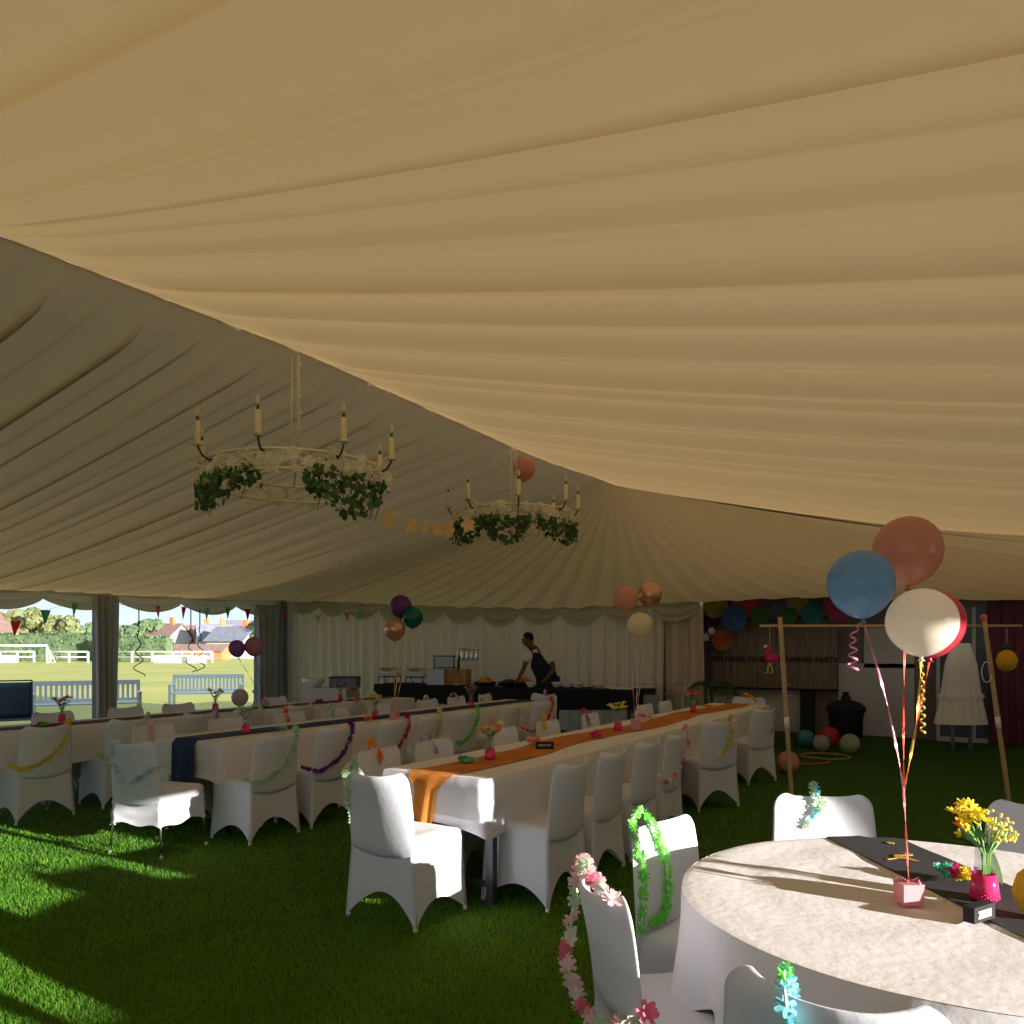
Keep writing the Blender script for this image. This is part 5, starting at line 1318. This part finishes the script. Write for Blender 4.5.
def tree(px, d, h, r, label, mt='tree', n=900, squash=1, seed=0, trunk=True, group=None):
    random.seed(seed+int(px)); p = wpt(px, d); t = thing('broad_tree' if trunk else 'clipped_hedge', label, 'tree' if trunk else 'hedge', tuple(p), YAW, group)
    if trunk: m = MB(); m.tube([(0,0,0),(.1,0,h*.35),(0,.1,h*.6)], [.3,.22,.12], 8); m.build('trunk', M['bark'], t)
    m = MB(); lob = [(random.uniform(-.55,.55)*r, random.uniform(-.4,.4)*r, h*random.uniform(.45,.8) if trunk else h*.5, random.uniform(.35,.6)) for _ in range(9)]
    if trunk:
        for (x, y, z, s) in lob: m.ball((x, y, z), (r*s*.8, r*s*.8, min(z-.2, h-z+.3, r*s)), 10, jit=.12)
        for k in range(n):
            x, y, z, s = random.choice(lob); v = Vector((random.gauss(0,1), random.gauss(0,1), random.gauss(0,1))).normalized(); rad = r*s*random.uniform(.75,1.1)
            c = Vector((x, y, z))+Vector((v.x*rad, v.y*rad, v.z*min(h-z, rad)*1.0)); L = random.uniform(.15,.4); a = Vector((random.uniform(-1,1), random.uniform(-1,1), random.uniform(-1,1))).normalized()*L; b_ = a.cross(v).normalized()*L
            if c.z < .3: continue
            m.add([c-a, c+b_, c+a, c-b_], [(0,1,2,3)])
    else:
        m.box((0,0,h/2), (r*2*.97, 2.0, h*.97))
        for k in range(n):
            c = Vector((random.uniform(-r,r), random.choice((-1,1))*1.0, random.uniform(.1,h))) if random.random() < .6 else Vector((random.uniform(-r,r), random.uniform(-1,1), h+random.uniform(-.2,.15)))
            L = random.uniform(.12,.3); a = Vector((random.uniform(-1,1), random.uniform(-1,1), random.uniform(-1,1))).normalized()*L; b_ = a.cross(Vector((.3,1,.2))).normalized()*L; m.add([c-a, c+b_, c+a, c-b_], [(0,1,2,3)])
    m.build('foliage' , M[mt], t, False, recalc=False)
tree(26, 100, 6.2, 3.2, 'olive green tree right of the orange brick house'); tree(44, 104, 6.6, 3.4, 'tall olive tree left of the middle of the left window'); tree(62, 98, 5.6, 2.8, 'rounded tree in front of the pale sky'); tree(-8, 112, 7.6, 4.2, 'large tree behind the orange brick house')
tree(80, 104, 4.6, 2.6, 'low tree beside the curtained post', 'tree2'); tree(122, 110, 5.0, 2.8, 'dark green bushy tree right of the curtained post', 'tree2'); tree(146, 118, 5.6, 3.4, 'green tree under the pink bunting flag', 'tree2'); tree(170, 125, 5.4, 3.0, 'distant tree among the roofs', 'tree2'); tree(262, 112, 5.2, 3.0, 'distant tree behind the corner curtain', 'tree2'); tree(228, 132, 5.8, 3.2, 'distant tree behind the grey roofed houses', 'tree2')
tree(45, 90, 3.0, 8.0, 'long clipped green hedge behind the rail fence', 'tree2', 1300, trunk=False); tree(135, 88, 2.6, 4.0, 'clipped dark hedge right of the curtained post', 'tree2', 700, trunk=False)
def house(px, d, w_, dp, h, rh, wm, rm, label, rz=0, chim=True):
    p = wpt(px, d); t = thing('house', label, 'house', tuple(p), YAW+rz)
    m = MB(); m.box((0,0,h/2), (w_,dp,h)); m.add([(-w_/2,-dp/2,h),(-w_/2,dp/2,h),(-w_/2,0,h+rh*.96)], [(0,1,2)]); m.add([(w_/2,-dp/2,h),(w_/2,dp/2,h),(w_/2,0,h+rh*.96)], [(0,2,1)]); m.build('walls', M[wm], t, smooth=False)
    m = MB(); e_ = .35; m.add([(-w_/2-e_,-dp/2-e_,h-.1),(w_/2+e_,-dp/2-e_,h-.1),(w_/2+e_,0,h+rh),(-w_/2-e_,0,h+rh),(-w_/2-e_,dp/2+e_,h-.1),(w_/2+e_,dp/2+e_,h-.1)], [(0,1,2,3),(3,2,5,4)]); m.build('roof', M[rm], t, smooth=False, thick=.15)
    if chim: m = MB(); m.box((w_*.28,0,h+rh+.3),(.7,.6,1.4)); m.build('chimney', M['brick'], t, smooth=False)
    for k in range(max(2, int(w_/2.5))):
        for z in ((h*.3, h*.75) if h > 3.5 else (h*.5,)):
            m = MB(); m.box((-w_/2+(k+.5)*w_/max(2, int(w_/2.5)), -dp/2-.02, z), (1.0,.06,.9)); f = m.build('window', M['fencewhite'], t, smooth=False)
            m = MB(); m.box((-w_/2+(k+.5)*w_/max(2, int(w_/2.5)), -dp/2-.06, z), (.8,.04,.7)); m.build('pane', M['roofgrey'], f, smooth=False)
p = wpt(-30, 96); t = thing('house', 'orange brick gabled house at the far left', 'house', tuple(p), YAW)
m = MB(); m.prism([(-6,0),(5.6,0),(5.6,3.2),(-.2,6.6),(-6,3.2)], 8); m.build('walls', M['brick'], t, smooth=False)
m = MB(); m.add([(-6.5,-4.3,2.95),(-.2,-4.3,6.75),(6.1,-4.3,2.95),(-6.5,4.3,2.95),(-.2,4.3,6.75),(6.1,4.3,2.95)], [(0,1,4,3),(1,2,5,4)]); m.build('roof', M['roof'], t, smooth=False, thick=.2)
m = MB(); m.prism([(-6.5,2.8),(-.2,6.6),(6.1,2.8),(6.1,3.2),(-.2,7.0),(-6.5,3.2)], .2, M=Matrix.Translation((0,-4.35,0))); m.build('barge_board', M['fencewhite'], t, smooth=False)
m = MB(); m.box((1.2,-4.05,1.9),(1.5,.1,1.0)); m.build('window', M['fencewhite'], t, smooth=False)
house(128,130,9,7,3.0,2.2,'brick','roof','low brick house among trees right of the curtained post',.2); house(162,118,7,6,2.8,2.3,'render','roof','pale house with brown roof under the magenta flag',-.3); house(190,122,9,6,2.6,2.4,'brick','roof','long brick house in the middle of the right hand window',.1)
house(214,116,4.5,5,2.6,2.4,'render','roofgrey','pale walled house with steep grey roof',.5); house(236,112,5.5,6,2.5,2.0,'render','roofgrey','wide pale house with slate grey roof behind the balloons',-.2); house(255,120,8,7,3.2,2.5,'brick','roofgrey','brick house with grey roof beside the corner curtain',.2); house(198,96,7,3,1.2,.7,'brick','roof','low brick clubhouse behind the fence',0,False)

# ---------------------------------------------------------------- turf blades
rng = np.random.default_rng(4); N = 150000
px = rng.uniform(-20, 760, N); inv = rng.uniform(1/7.2, 1/2.9, N); d = 1/inv; qq = (px-512)/780
X = (.855*qq-.518)*d; Y = (.518*qq+.855)*d; h = rng.uniform(.014, .027, N); a = rng.uniform(0, 2*np.pi, N); wd = rng.uniform(.0016, .0028, N)*(.6+d*.12)
lx, ly = rng.normal(0, .008, N), rng.normal(0, .008, N)
v = np.empty((N, 3, 3)); v[:, 0] = np.stack([X-wd*np.cos(a), Y-wd*np.sin(a), np.zeros(N)], 1); v[:, 1] = np.stack([X+wd*np.cos(a), Y+wd*np.sin(a), np.zeros(N)], 1); v[:, 2] = np.stack([X+lx, Y+ly, h], 1)
me = bpy.data.meshes.new('turf_blades'); me.vertices.add(N*3); me.vertices.foreach_set('co', v.ravel()); me.loops.add(N*3); me.loops.foreach_set('vertex_index', np.arange(N*3, dtype=np.int32)); me.polygons.add(N); me.polygons.foreach_set('loop_start', np.arange(0, N*3, 3, dtype=np.int32)); me.polygons.foreach_set('loop_total', np.full(N, 3, dtype=np.int32)); me.update(calc_edges=True); me.materials.append(M['blade'])
o = bpy.data.objects.new('turf_blades', me); C.objects.link(o); tag(o, 'short artificial grass blades of the marquee floor', 'grass', None, 'stuff')
